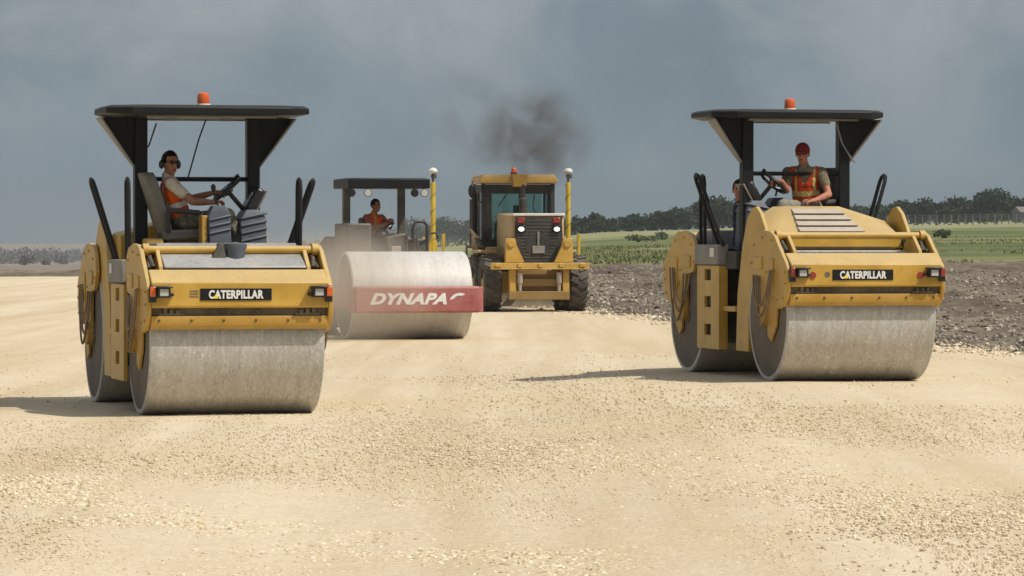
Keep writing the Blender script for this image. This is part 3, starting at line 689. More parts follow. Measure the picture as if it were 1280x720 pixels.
    for q in (-1, 1):
        t = MB(); lg = MB(); tyre(t, lg, (0, 0, 0), .66, .38, 20); o = t.build('wheel', M['tyre'], root); o.location = (q*.98, 7.3, .66); lg.build('tread_lug', M['tyre'], o)
        MB().cyl((-.1, 0, 0), (.1, 0, 0), .38, .38, 24).build('rim', M['rim'], o)
    MB().box2((-.98, 7.2, .58), (.98, 7.4, .80)).build('front_axle', M['grader_yellow'], root, .02)
    MB().lathe([(-.08, .62), (.08, .62), (.08, .74), (-.08, .74)], (0, 5.2, .82), 'z', 40, True).build('blade_circle', M['frame_dark'], root)
    cv = [(5.20+.14*math.cos(a)*1.0, .34+.34*math.sin(a)) for a in [R(-60+120*k/8) for k in range(9)]]; cv2 = [(p[0]-.05, p[1]) for p in reversed(cv)]
    MB().prism(cv+cv2, -1.85, 1.85).build('blade', M['frame_dark'], root)
    for q in (-1, 1):
        x = q*1.73
        m = MB().tube([(x, 5.25, .55), (x, 5.25, 1.7)], .095, 12).tube([(x, 5.25, 1.7), (x, 5.25, 3.18)], .062, 12)
        m.box((x, 5.25, 1.50), (.20, .16, .28)); m.cyl((x-.11, 5.16, 1.32), (x+.06, 5.16, 1.32), .10, .10, 14); m.box2((x-.17, 5.2, .6), (x+.17, 5.3, .9))
        ms = m.build('survey_mast', M['mast_yellow'], root, .006)
        MB().box2((x+.23, 5.1, 1.10), (x+.29, 5.3, 1.88)).box2((x+.06, 5.2, 1.15), (x+.24, 5.26, 1.22)).box2((x-.27, 5.1, 1.10), (x-.23, 5.3, 1.80)).build('mast_guard', M['mast_yellow'], ms, .005)
        MB().tube([(x+.07*math.cos(.26*k), 5.25+.07*math.sin(.26*k), 1.45+.0155*k) for k in range(110)], .008, 6).build('coiled_cable', M['hose'], ms)
        MB().tube([(x, 5.25, 3.18), (x, 5.25, 3.40)], .03, 10).box((x+.02, 5.25, 3.33), (.13, .10, .10)).build('mount', M['dyn_dark'], ms)
        MB().lathe([(-.05, .065), (-.01, .115), (.03, .12), (.07, .095), (.10, .05), (.11, .0005)], (x, 5.25, 3.44), 'z', 24).build('antenna_dome', M['white'], ms)
    return root, G0
GRD, FG = grader()
# ------------------------------------------------------------------ people
def capsule(mb, p0, p1, r0, r1, n=14):
    p0, p1 = Vector(p0), Vector(p1); d = (p1-p0); L = d.length; d.normalize()
    pts = []; rs = []
    for k in range(5):
        a = R(8+82*k/4); pts.append(p0-d*r0*math.cos(a)); rs.append(r0*math.sin(a))
    for k in range(5):
        a = R(82*k/4); pts.append(p1+d*r1*math.sin(a)); rs.append(r1*math.cos(a)+1e-4)
    mb.tube(pts, rs, n)
def remeshed(mb, voxel, it=4):
    me = mb.mesh('blob'); o = bpy.data.objects.new('blob', me); COL.objects.link(o)
    r = o.modifiers.new('r', 'REMESH'); r.mode = 'VOXEL'; r.voxel_size = voxel
    s = o.modifiers.new('s', 'SMOOTH'); s.factor = .5; s.iterations = it
    dg = bpy.context.evaluated_depsgraph_get(); dg.update()
    out = bpy.data.meshes.new_from_object(o.evaluated_get(dg)); bpy.data.objects.remove(o)
    out.polygons.foreach_set('use_smooth', [True]*len(out.polygons)); return out
def centers(me):
    c = np.empty(len(me.polygons)*3); me.polygons.foreach_get('center', c); return c.reshape(-1, 3)
def body_obj(name, me, mats, idx, parent):
    o = bpy.data.objects.new(name, me); COL.objects.link(o); me.materials.clear()
    for m in mats: me.materials.append(m)
    me.polygons.foreach_set('material_index', np.asarray(idx, np.int32)); o.parent = parent; return o
def del_faces(me, mask):
    bm = bmesh.new(); bm.from_mesh(me); bm.faces.ensure_lookup_table()
    bmesh.ops.delete(bm, geom=[bm.faces[i] for i in np.nonzero(mask)[0]], context='FACES'); bm.to_mesh(me); bm.free()
def person(label, loc, rz, J, face, look):
    """J: joints in the person's own frame; face: direction the head looks; look: clothing choices"""
    root = thing('person', label, 'person', loc, rz)
    V = {k: Vector(v) for k, v in J.items()}
    Fd = Vector(face).normalized(); up = Vector((0, 0, 1)); up = (up-Fd*up.dot(Fd)*.6).normalized(); S = Fd.cross(up).normalized(); up = S.cross(Fd)
    HM = Matrix((S, Fd, up)).transposed()
    hc = V['head']; H = lambda x, y, z: hc + HM @ Vector((x, y, z))       # x to the wearer's right side, y forwards
    sh = (V['shr']-V['shl']); side = sh.normalized(); spine = (V['neck']-V['pelvis']).normalized(); front = spine.cross(side); front = -front if front.dot(Vector(J.get('front', face))) < 0 else front
    TM = Matrix((side, front.normalized(), spine)).transposed()
    chest = V['pelvis'].lerp(V['neck'], .62)
    b = MB()
    b.ell(H(0, -.008, .022), (.074, .094, .098), HM, 20, 14); b.ell(H(0, .022, -.045), (.056, .066, .070), HM, 18, 12); b.ell(H(0, .055, -.088), (.028, .028, .025), HM)
    capsule(b, H(0, .086, .012), H(0, .106, -.028), .008, .014, 8); b.ell(H(0, .088, -.062), (.024, .012, .009), HM, 10, 6)
    b.ell(H(0, .078, .030), (.045, .016, .012), HM, 10, 6)
    for q in (-1, 1): b.ell(H(q*.076, -.008, -.01), (.010, .020, .030), HM, 8, 6)
    capsule(b, V['neck']-spine*.03, hc-up*.06-Fd*.012, .056, .052)
    b.ell(chest, (.155, .098, .20), TM); b.ell(V['pelvis']+spine*.10, (.140, .095, .15), TM)
    capsule(b, V['shl'], V['shr'], .055, .055)
    for q in 'lr':
        s, e, w = V['sh'+q], V['el'+q], V['wr'+q]
        capsule(b, s, e, .052, .040); capsule(b, e, e.lerp(w, .35), .041, .040); capsule(b, e.lerp(w, .35), w, .040, .027)
        hd = Vector(J['hd'+q]).normalized(); cu = Vector(J['cu'+q]); cu = (cu-hd*cu.dot(hd)).normalized(); wd = hd.cross(cu)
        th = wd if (wd.dot(V['head']-w) > 0) else -wd
        capsule(b, w, w+hd*.035, .027, .030); 
        for k in range(4):
            o = w+hd*.085+wd*(.030-.020*k); capsule(b, w+hd*.02+wd*(.018-.012*k), o, .018, .013, 8)
            l = (.036, .042, .039, .030)[k]; a1 = o+hd*l*.8+cu*l*.55; a2 = a1+hd*l*.05+cu*l*.9; a3 = a2-hd*l*.4+cu*l*.35
            capsule(b, o, a1, .0125, .011, 8); capsule(b, a1, a2, .011, .010, 8); capsule(b, a2, a3, .010, .009, 8)
        t0 = w+hd*.03+th*.026; t1 = t0+hd*.035+th*.022+cu*.015; capsule(b, t0, t1, .015, .012, 8); capsule(b, t1, t1+hd*.02+cu*.028, .012, .010, 8)
        h, k, a = V['hip'+q], V['kn'+q], V['an'+q]
        capsule(b, h, k, .075, .052); capsule(b, k, k.lerp(a, .35), .053, .052); capsule(b, k.lerp(a, .35), a, .052, .036)
        capsule(b, a, a+Vector(J['toe'])*.16-Vector((0, 0, .045)), .038, .030)
    vox = look.get('voxel', .0085)
    me = remeshed(b, vox, 3); c = centers(me)
    idx = np.zeros(len(c), int)
    def near(p, r): return ((c-np.array(p))**2).sum(1) < r*r
    for q in (-1, 1): idx[near(H(q*.031, .082, .012), .014)] = 2
    idx[near(H(0, .098, -.062), .017) | near(H(.014, .094, -.062), .012) | near(H(-.014, .094, -.062), .012)] = 1
    body_obj('body', me, [M[look['skin']], M['lips'], M['eye']], idx, root)
    # shirt with sleeves
    def torso(mb, g):
        mb.ell(chest, (.165+g, .108+g, .21), TM); mb.ell(V['pelvis']+spine*.11, (.150+g, .108+g, .17), TM)
        mb.ell(V['pelvis'].lerp(V['neck'], .38), (.150+g, .108+g, .16), TM)
        capsule(mb, V['shl']*.86+V['shr']*.14, V['shr']*.86+V['shl']*.14, .062+g*.6, .062+g*.6); capsule(mb, V['neck']-spine*.05, V['neck']+spine*.005, .075+g*.5, .062)
    t = MB(); torso(t, 0)
    for q in 'lr':
        s, e, w = V['sh'+q], V['el'+q], V['wr'+q]
        if look.get('sleeve', 'short') == 'short': capsule(t, s, s.lerp(e, .55), .064, .060)
        else: capsule(t, s, e, .064, .052); capsule(t, e, e.lerp(w, .88), .052, .040)
    me = remeshed(t, .011, 4); body_obj('shirt', me, [M[look['shirt']]], np.zeros(len(me.polygons), int), root)
    if look.get('vest'):
        t = MB(); torso(t, .014); me = remeshed(t, .011, 4)
        c = centers(me)-np.array(V['pelvis']); x = c @ np.array(side); z = c @ np.array(spine); y = c @ np.array(front.normalized()); L = (V['neck']-V['pelvis']).length
        neck = (z > L-.10) & (np.hypot(x, y) < .095) | ((y > 0) & (z > L*.60) & (abs(x) < (z-L*.60)*.55+.012)) | (abs(x) > .185)
        if look.get('closed'): neck = (z > L-.10) & (np.hypot(x, y) < .095) | (abs(x) > .19)
        if look.get('open'): neck |= (y > .02) & (abs(x) < .04) & (z > L*.3)
        del_faces(me, neck); c = centers(me)-np.array(V['pelvis']); x = c @ np.array(side); z = c @ np.array(spine); y = c @ np.array(front.normalized())
        st_ = (abs(z-L*.36) < .026) | ((abs(abs(x)-.105-.0*z) < .013) & (z > L*.36))
        v = body_obj('vest', me, [M[look['vest']], M[look.get('stripe', 'reflective')]], st_.astype(int), root)
        sd_ = v.modifiers.new('thick', 'SOLIDIFY'); sd_.thickness = .006
    t = MB(); t.ell(V['pelvis']+spine*.02, (.165, .125, .12), TM)
    for q in 'lr':
        h, k, a = V['hip'+q], V['kn'+q], V['an'+q]
        capsule(t, h, k, .092, .068); capsule(t, k, a.lerp(k, .12), .068, .056); capsule(t, V['pelvis'], h, .12, .095)
    me = remeshed(t, .012, 4); body_obj('trousers', me, [M[look['trousers']]], np.zeros(len(me.polygons), int), root)
    bt = MB()
    for q in 'lr':
        a = V['an'+q]; td = Vector(J['toe']).normalized()
        capsule(bt, a+(V['kn'+q]-a)*.25, a-Vector((0, 0, .02)), .056, .052); capsule(bt, a-Vector((0, 0, .045))-td*.05, a+td*.15-Vector((0, 0, .055)), .045, .040)
    me = remeshed(bt, .011, 3); body_obj('boots', me, [M['boot']], np.zeros(len(me.polygons), int), root)
    if look.get('cap'):
        h = MB(); h.ell(H(0, -.006, .038), (.086, .106, .092), HM, 20, 14); capsule(h, H(-.045, .09, .038), H(.045, .09, .038), .016, .016); h.ell(H(0, .105, .030), (.075, .075, .012), HM, 16, 8)
        me = remeshed(h, .008, 2); c = (centers(me)-np.array(hc)) @ np.array(HM); del_faces(me, c[:, 2] < .016)
        o = body_obj('cap', me, [M[look['cap']]], np.zeros(len(me.polygons), int), root); o.modifiers.new('thick', 'SOLIDIFY').thickness = .004
    hr = MB(); hr.ell(H(0, -.016, .030), (.082, .100, .100), HM, 20, 14)
    me = remeshed(hr, .008, 1); c = (centers(me)-np.array(hc)) @ np.array(HM)
    cut = (c[:, 1] > .035-.0*c[:, 2]) & (c[:, 2] < .075) | (c[:, 2] < -.045) | ((c[:, 2] < .0) & (c[:, 1] > -.01))
    if look.get('cap'): cut |= c[:, 2] > .03
    del_faces(me, cut); body_obj('hair', me, [M['hair']], np.zeros(len(me.polygons), int), root).modifiers.new('thick', 'SOLIDIFY').thickness = .006
    if look.get('shades'):
        g = MB()
        for q in (-1, 1): g.ell(H(q*.032, .092, .014), (.031, .014, .020), HM, 12, 8); g.tube([H(q*.06, .082, .018), H(q*.08, .02, .016), H(q*.082, -.02, .012)], .004, 6)
        g.tube([H(-.02, .104, .02), H(.02, .104, .02)], .005, 6); g.build('sunglasses', M['plastic_black'], root)
    if look.get('muffs'):
        g = MB(); pts = [H(.092*math.cos(R(a)), -.008, -.005+.128*math.sin(R(a))) for a in range(0, 181, 12)]; g.tube(pts, .011, 8)
        for q in (-1, 1): g.ell(H(q*.096, -.008, -.012), (.026, .036, .046), HM, 14, 9)
        g.build('ear_muffs', M['plastic_black'], root)
    return root
def rel(front, p): return Vector(p)
# driver of the flat-ended roller, in the frame turned by YAW with its origin at the machine's middle (x right, y away)
person('driver in bright orange vest and ear muffs gripping the steering wheel on a grey seat', CL, YAW, dict(
    pelvis=(-.20, -.10, 1.88), neck=(-.33, -.10, 2.335), head=(-.31, -.13, 2.468), shl=(-.285, .07, 2.265), shr=(-.325, -.275, 2.26),
    ell=(-.06, .10, 2.11), wrl=(.14, .03, 2.17), elr=(-.12, -.36, 2.08), wrr=(.11, -.20, 2.075), hdl=(1, -.1, .25), hdr=(1, .25, .10), cul=(.3, 0, -1), cur=(.3, 0, -1),
    hipl=(-.18, .0, 1.87), hipr=(-.18, -.20, 1.87), knl=(.26, .10, 1.95), knr=(.27, -.20, 1.95), anl=(.38, .14, 1.53), anr=(.42, -.18, 1.53), toe=(1, 0, 0), front=(1, 0, 0)),
    (.34, -.94, -.06), dict(skin='skin', shirt='tshirt', vest='vest_orange', stripe='reflective_white', trousers='camo', shades=True, muffs=True, voxel=.007))
person('driver in a dark red cap and worn orange vest behind the louvred hood', CR, YAW, dict(
    pelvis=(.15, .12, 1.92), neck=(.10, .08, 2.40), head=(.075, .05, 2.54), shl=(.285, .0, 2.33), shr=(-.065, .18, 2.33),
    elr=(-.13, .02, 2.12), wrr=(-.22, -.10, 2.22), ell=(.32, -.16, 2.07), wrl=(.10, -.32, 2.00), hdr=(-.6, .4, .1), hdl=(-1, -.2, -.1), cur=(-.3, .2, -1), cul=(0, .2, -1),
    hipl=(.22, .05, 1.92), hipr=(.06, .14, 1.92), knl=(.02, -.26, 1.95), knr=(-.22, -.14, 1.95), anl=(-.04, -.32, 1.53), anr=(-.30, -.24, 1.53), toe=(-.5, -.8, 0), front=(-.5, -.85, 0)),
    (-.45, -.88, -.12), dict(skin='skin_red', shirt='shirt_olive', vest='vest_worn', trousers='khaki', cap='cap_red', shades=True, voxel=.0085))
person('person in dark clothes half hidden behind a black roof post', CR, YAW, dict(
    pelvis=(-.54, .36, 1.53), neck=(-.56, .36, 2.00), head=(-.59, .34, 2.125), shl=(-.52, .54, 1.93), shr=(-.53, .18, 1.93),
    elr=(-.46, .10, 1.70), wrr=(-.24, .16, 1.66), ell=(-.45, .60, 1.70), wrl=(-.24, .5, 1.66), hdr=(1, .1, 0), hdl=(1, -.1, 0), cur=(0, 0, -1), cul=(0, 0, -1),
    hipl=(-.50, .46, 1.53), hipr=(-.50, .27, 1.53), knl=(-.12, .48, 1.74), knr=(-.12, .26, 1.74), anl=(-.10, .48, 1.53), anr=(-.10, .26, 1.53), toe=(1, 0, 0), front=(1, 0, 0)),
    (-.30, -.95, 0), dict(skin='skin', shirt='shirt_navy', sleeve='long', trousers='jeans', voxel=.0085))
person('driver in an orange vest under the soil compactor roof', FD, YAW, dict(
    pelvis=(.02, 2.62, 1.740), neck=(-.01, 2.54, 2.210), head=(.02, 2.50, 2.355), shl=(.15, 2.62, 2.140), shr=(-.17, 2.44, 2.140),
    elr=(-.10, 2.22, 1.940), wrr=(.10, 2.12, 2.020), ell=(.28, 2.48, 1.960), wrl=(.22, 2.28, 2.090), hdl=(.1, -.6, 0.100), hdr=(1, .2, 0.150), cul=(.3, 0, -1.000), cur=(.3, 0, -1.000),
    hipl=(.10, 2.62, 1.720), hipr=(-.04, 2.52, 1.720), knl=(.34, 2.42, 1.760), knr=(.28, 2.28, 1.780), anl=(.38, 2.35, 1.290), anr=(.34, 2.22, 1.290), toe=(1, -.2, 0.000), front=(.5, -.86, 0.000)),
    (.60, -.80, -.05), dict(skin='skin_dark', shirt='shirt_red', vest='vest_orange', stripe='reflective', closed=True, trousers='jeans', voxel=.010))

# ------------------------------------------------------------------ ground sheets
def spaced(segs):
    out = []
    for a, b, d in segs: out += list(np.arange(a, b-1e-6, d))
    return np.array(out+[segs[-1][1]])
sl_ = spaced([(-3000, -400, 260), (-400, -60, 20), (-60, -20, 1.6), (-20, 12.1, .6), (12.1, 17.1, .5), (17.1, 46, .22), (46, 80, .7), (80, 200, 12), (200, 3000, 200)])
tl_ = spaced([(-60, 12, 9), (12, 50, 1.0), (50, 62, .35), (62, 140, .20), (140, 255, .45), (255, 420, 5), (420, 1500, 30), (1500, 6000, 300)])
Sg, Tg = np.meshgrid(sl_, tl_, indexing='ij')
# uneven borders: lines next to the pad edge and the grass edge wander
wob = (fbm(Tg*.35, Tg*0+3, 4)-.5)*1.5+(fbm(Tg*1.8, Tg*0+9, 3)-.5)*.5
Sj = Sg + wob*np.exp(-np.abs(Sg-S0)/2.0)
Tj = Tg + (fbm(Sg*.12, Sg*0+5, 4)-.5)*9*np.exp(-np.abs(Tg-T_GRASS)/14) + (fbm(Sg*.12, Sg*0+15, 4)-.5)*7*np.exp(-np.abs(Tg-T_END)/10)
cs, sn = math.cos(RD), math.sin(RD)
Xg = Sj*cs-Tj*sn; Yg = Sj*sn+Tj*cs
Zg = base_z(Xg, Yg)
soil = sstep(S0, S0+.9, Sg)*(1-sstep(T_GRASS-3, T_GRASS+3, Tg)) + sstep(T_END, T_END+4, Tg)*(1-sstep(T_GRASS-3, T_GRASS+3, Tg))*(Sg < S0)
def soil_rough(S, T):
    ridge = np.maximum(0, np.sin(2*np.pi*(S/4.3+.9*fbm(T*.045, S*.08, 3))))**1.4
    return .15*ridge*(.4+fbm(T*.12, S*.3+40, 3)) + (fbm(S*.30, T*.05, 4)-.45)*.22 + (fbm(S*1.1, T*.8, 3)-.5)*.26 - .10
Zg = Zg + soil*soil_rough(Sg, Tg) + sstep(T_GRASS, T_GRASS+40, Tg)*(fbm(Sg*.02, Tg*.02, 3)-.5)*.5
pad = (Sg < S0)*(Tg < T_END)
Zg = Zg + pad*((fbm(Sg*.5, Tg*.15, 4)-.5)*.035)*(1-.0*Tg)
ns, nt_ = Sg.shape
P = np.stack([Xg, Yg, Zg], -1).reshape(-1, 3)
ii, jj = np.meshgrid(np.arange(ns-1), np.arange(nt_-1), indexing='ij')
quads = np.stack([ii*nt_+jj, (ii+1)*nt_+jj, (ii+1)*nt_+jj+1, ii*nt_+jj+1], -1).reshape(-1, 4)
sm_ = (.5*(Sg[:-1, :-1]+Sg[1:, 1:])).ravel(); tm_ = (.5*(Tg[:-1, :-1]+Tg[1:, 1:])).ravel()
is_pad = (sm_ < S0) & (tm_ < T_END) & (sm_ > -60); is_field = tm_ > T_GRASS; is_soil = ~is_pad & ~is_field
def np_mesh(name, v, q, smooth=True):
    k = q.shape[1]; me = bpy.data.meshes.new(name); me.vertices.add(len(v)); me.vertices.foreach_set('co', np.ascontiguousarray(v, np.float32).ravel())
    me.loops.add(q.size); me.loops.foreach_set('vertex_index', np.ascontiguousarray(q, np.int32).ravel())
    me.polygons.add(len(q)); me.polygons.foreach_set('loop_start', np.arange(0, q.size, k, dtype=np.int32)); me.polygons.foreach_set('loop_total', np.full(len(q), k, np.int32))
    me.update(calc_edges=True); me.polygons.foreach_set('use_smooth', np.full(len(q), smooth)); return me
def submesh(name, mask, m, kind='structure'):
    q = quads[mask]; used, inv = np.unique(q, return_inverse=True)
    o = bpy.data.objects.new(name, np_mesh(name, P[used], inv.reshape(-1, 4))); COL.objects.link(o); o.data.materials.append(m); o['kind'] = kind; return o
def ground_coords(nt):
    g = nt.nodes.new('ShaderNodeNewGeometry'); return g.outputs['Position']
def mapped(nt, vec, rot, sc):
    mp = nt.nodes.new('ShaderNodeMapping'); mp.inputs['Rotation'].default_value = (0, 0, rot); mp.inputs['Scale'].default_value = sc
    nt.links.new(vec, mp.inputs[0]); return mp.outputs[0]
def pad_mat():
    m, nt, b = newmat('crushed_limestone'); p = ground_coords(nt)
    str1 = noise(nt, mapped(nt, p, -YAW, (.75, .018, .2)), 1.0, 6, .6, .2)      # strips along the road
    str2 = noise(nt, mapped(nt, p, -R(25), (1.6, .12, 1)), 1.0, 5, .6, .3)
    blot = noise(nt, p, .22, 5, .6); mid = noise(nt, p, 2.6, 6, .65); fine = noise(nt, p, 17, 5, .75); grit = noise(nt, p, 42, 3, .6)
    c = mixc(nt, ramp(nt, str1, [(.38, 0.0), (.60, 1.0)]), (.49, .39, .24), (.63, .54, .375))
    c = mixc(nt, mth(nt, 'MULTIPLY', ramp(nt, str2, [(.42, 0.0), (.7, 1.0)]), .55), c, (.66, .575, .42))
    c = mixc(nt, mth(nt, 'MULTIPLY', ramp(nt, blot, [(.42, 0.0), (.72, 1.0)]), .6), c, (.56, .43, .255))
    c = mixc(nt, mth(nt, 'MULTIPLY', ramp(nt, mid, [(.45, 0.0), (.75, 1.0)]), .35), c, (.44, .34, .21))
    c = mixc(nt, mth(nt, 'MULTIPLY', ramp(nt, fine, [(.32, 1.0), (.48, 0.0)]), .55), c, (.34, .26, .16))
    c = mixc(nt, mth(nt, 'MULTIPLY', ramp(nt, grit, [(.53, 0.0), (.66, 1.0)]), .55), c, (.80, .72, .56))
    nt.links.new(c, b.inputs['Base Color']); b.inputs['Roughness'].default_value = .95; b.inputs['Specular IOR Level'].default_value = .15
    h = mth(nt, 'ADD', mth(nt, 'MULTIPLY', fine, .7), mth(nt, 'ADD', mth(nt, 'MULTIPLY', grit, .35), mth(nt, 'MULTIPLY', mid, .9)))
    bump(nt, h, b, .55, .03); return m
def soil_mat(name, dark, mid_, light):
    m, nt, b = newmat(name); p = ground_coords(nt)
    s1 = noise(nt, mapped(nt, p, -RD, (.34, .018, .2)), 1.0, 5, .65, .4); n2 = noise(nt, p, 1.2, 6, .7); n3 = noise(nt, p, 6.5, 5, .7)
    c = mixc(nt, ramp(nt, s1, [(.40, 0.0), (.60, 1.0)]), dark, mid_)
    c = mixc(nt, ramp(nt, n2, [(.50, 0.0), (.70, .6)]), c, light)
    c = mixc(nt, mth(nt, 'MULTIPLY', ramp(nt, n3, [(.34, 1.0), (.5, 0.0)]), .6), c, tuple(x*.55 for x in dark))
    nt.links.new(c, b.inputs['Base Color']); b.inputs['Roughness'].default_value = 1; b.inputs['Specular IOR Level'].default_value = .1
    bump(nt, mth(nt, 'ADD', n2, mth(nt, 'MULTIPLY', n3, .5)), b, .7, .12); return m
def field_mat():
    m, nt, b = newmat('pasture_ground'); p = ground_coords(nt)
    s1 = noise(nt, mapped(nt, p, 0, (.010, .030, 1)), 1.0, 5, .6, .3); n2 = noise(nt, mapped(nt, p, 0, (.05, .05, 1)), 1.0, 5, .65); n3 = noise(nt, p, .6, 4, .7)
    c = mixc(nt, ramp(nt, s1, [(.38, 0.0), (.62, 1.0)]), (.085, .115, .040), (.22, .205, .095))
    c = mixc(nt, ramp(nt, n2, [(.5, 0.0), (.7, .8)]), c, (.13, .16, .055))
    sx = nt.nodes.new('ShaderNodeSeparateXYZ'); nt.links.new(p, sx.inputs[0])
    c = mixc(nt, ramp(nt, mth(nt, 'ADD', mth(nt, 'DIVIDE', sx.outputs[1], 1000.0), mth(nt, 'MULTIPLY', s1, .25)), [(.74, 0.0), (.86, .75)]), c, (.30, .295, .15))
    c = mixc(nt, mth(nt, 'MULTIPLY', ramp(nt, n3, [(.3, 1.0), (.5, 0.0)]), .5), c, (.05, .065, .025))
    side = mth(nt, 'ADD', sx.outputs[0], mth(nt, 'MULTIPLY', sx.outputs[1], .055))       # bare worked earth on the far left
    c = mixc(nt, ramp(nt, mth(nt, 'ADD', mth(nt, 'MULTIPLY', side, -.03), .5), [(.5, 0.0), (.9, 1.0)]), c, mixc(nt, s1, (.16, .135, .11), (.27, .235, .19)))
    nt.links.new(c, b.inputs['Base Color']); b.inputs['Roughness'].default_value = 1; b.inputs['Specular IOR Level'].default_value = .1; return m
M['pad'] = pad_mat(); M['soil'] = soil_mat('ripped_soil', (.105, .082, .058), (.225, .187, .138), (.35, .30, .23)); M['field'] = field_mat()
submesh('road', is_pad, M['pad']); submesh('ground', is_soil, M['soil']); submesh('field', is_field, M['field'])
# ------------------------------------------------------------------ loose stones, clods, grass
ICO = None
def ico():
    bm = bmesh.new(); bmesh.ops.create_icosphere(bm, subdivisions=1, radius=1); v = np.array([x.co[:] for x in bm.verts]); f = np.array([[x.index for x in q.verts] for q in bm.faces]); bm.free(); return v, f
IV, IF = ico()
def rocks(name, pos, size, m, flat=.65, kind='stuff', colours=None):
    n = len(pos); v = IV[None]*(1+.45*(rng.random((n, 12, 1))-.5)); v = v*(np.array([1, 1, flat])*(.7+.6*rng.random((n, 1, 3))))
    a = rng.random(n)*6.283; ca, sa = np.cos(a)[:, None], np.sin(a)[:, None]
    v = np.stack([v[..., 0]*ca-v[..., 1]*sa, v[..., 0]*sa+v[..., 1]*ca, v[..., 2]], -1)*size[:, None, None]+pos[:, None]
    q = (IF[None]+12*np.arange(n)[:, None, None]).reshape(-1, 3)
    o = bpy.data.objects.new(name, np_mesh(name, v.reshape(-1, 3), q, False)); COL.objects.link(o); o.data.materials.append(m); o['kind'] = kind; return o
def stone_mat(name, stops):
    m, nt, b = newmat(name); g = nt.nodes.new('ShaderNodeNewGeometry')
    nt.links.new(ramp(nt, g.outputs['Random Per Island'], stops), b.inputs['Base Color']); b.inputs['Roughness'].default_value = .9; b.inputs['Specular IOR Level'].default_value = .2; return m
M['stone'] = stone_mat('limestone_chips', [(0, (.40, .31, .185)), (.25, (.54, .44, .285)), (.7, (.64, .545, .38)), (.95, (.74, .66, .50)), (1, (.36, .30, .22))])
M['clod'] = stone_mat('soil_clods', [(0, (.09, .074, .056)), (.5, (.20, .17, .13)), (.8, (.32, .28, .22)), (1, (.48, .43, .34))])
def on_ground(X, Y, e): return np.stack([X, Y, base_z(X, Y)+e], -1)
def line_band(p0, p1, width, n, smin, smax):
    t = rng.random(n); w = rng.normal(0, width, n)
    d = np.array(p1)-np.array(p0); nn = np.array([-d[1], d[0]])/np.hypot(*d)
    wv = (fbm(t*6+p0[0], t*0+2, 3)-.5)*1.1
    xy = np.array(p0)+t[:, None]*d+(w+wv)[:, None]*nn
    s = smin+(smax-smin)*rng.random(n)**2.2; return xy, s
def g2(px, py):
    D = 1.70*F/(py-298); return ((px-640)/F*D, D)
parts_xy, parts_s = [], []
for p0, p1, w, n, a, b_ in ((g2(-60, 592), g2(330, 662), .26, 7000, .004, .021), (g2(300, 655), g2(760, 735), .26, 6000, .004, .020), (g2(330, 500), g2(700, 590), .55, 4600, .004, .016), (g2(640, 560), g2(1320, 700), .50, 7600, .004, .017),
                         (g2(560, 470), g2(1280, 600), .9, 4600, .005, .016), (g2(-40, 560), g2(640, 640), .8, 3400, .004, .015)):
    xy, s = line_band(p0, p1, w, n, a, b_); parts_xy.append(xy); parts_s.append(s)
D = 18+46*rng.random(15000)**1.4; X = (rng.random(15000)-.5)*.29*D; keep = fbm(X*.6+40, D*.25, 4) > .46
parts_xy.append(np.stack([X, D], -1)[keep]); parts_s.append((.004+.010*rng.random(15000)**3)[keep])
n = 5200; tt = 50+130*rng.random(n)**1.3; ss = S0+rng.normal(0, .45, n)+(fbm(tt*.35, tt*0+3, 4)-.5)*1.5+(fbm(tt*1.8, tt*0+9, 3)-.5)*.5
parts_xy.append(np.stack([ss*cs-tt*sn, ss*sn+tt*cs], -1)); parts_s.append(.012+.04*rng.random(n)**2.5)       # spilled stones along the ragged edge
n = 42000; D = 18.5+20*rng.random(n)**1.2; X = (rng.random(n)-.5)*.29*D; keep = fbm(X*1.1+70, D*.16, 4) > .40
parts_xy.append(np.stack([X, D], -1)[keep]); parts_s.append((.0035+.0065*rng.random(n)**1.5)[keep])
xy = np.concatenate(parts_xy); s = np.concatenate(parts_s)
rocks('gravel', on_ground(xy[:, 0], xy[:, 1], s*.12+.002), s, M['stone'])
# rubble clods along the edge of the pad and over the ripped soil
n = 70000; tt = 50+190*rng.random(n)**1.3; ss = S0+.05+np.where(rng.random(n) < .4, rng.gamma(1.2, 2.6, n), rng.random(n)*40)+ (fbm(tt*.35, tt*0+3, 4)-.5)*1.5
Xc = ss*cs-tt*sn; Yc = ss*sn+tt*cs; sz = (.014+.050*rng.random(n)**3)*(1+.5*(tt > 110))
zc = base_z(Xc, Yc)+soil_rough(ss, tt)*sstep(S0, S0+.9, ss)+.01
keep = (Xc > -32) & (Xc < 32)
rocks('rubble', np.stack([Xc, Yc, zc], -1)[keep], sz[keep], M['clod'], .8)
def tufts(name, n, x0, x1, y0, y1, hmin, hmax, m, dens=.45):
    Y = y0+(y1-y0)*rng.random(n); X = Y*(x0+(x1-x0)*rng.random(n)); k = fbm(X*.04+7, Y*.02, 4) > dens; X, Y = X[k], Y[k]; n = len(X)
    h = hmin+(hmax-hmin)*rng.random(n)**2; a = rng.random(n)*6.283; wd = h*(.25+.3*rng.random(n)); z = base_z(X, Y)
    lean = (rng.random((n, 2))-.5)*h[:, None]*.7
    v = np.stack([np.stack([X-wd*np.cos(a), Y-wd*np.sin(a), z], -1), np.stack([X+wd*np.cos(a), Y+wd*np.sin(a), z], -1), np.stack([X+lean[:, 0], Y+lean[:, 1], z+h], -1)], 1).reshape(-1, 3)
    o = bpy.data.objects.new(name, np_mesh(name, v, np.arange(3*n).reshape(-1, 3), False)); COL.objects.link(o); o.data.materials.append(m); o['kind'] = 'stuff'; return o
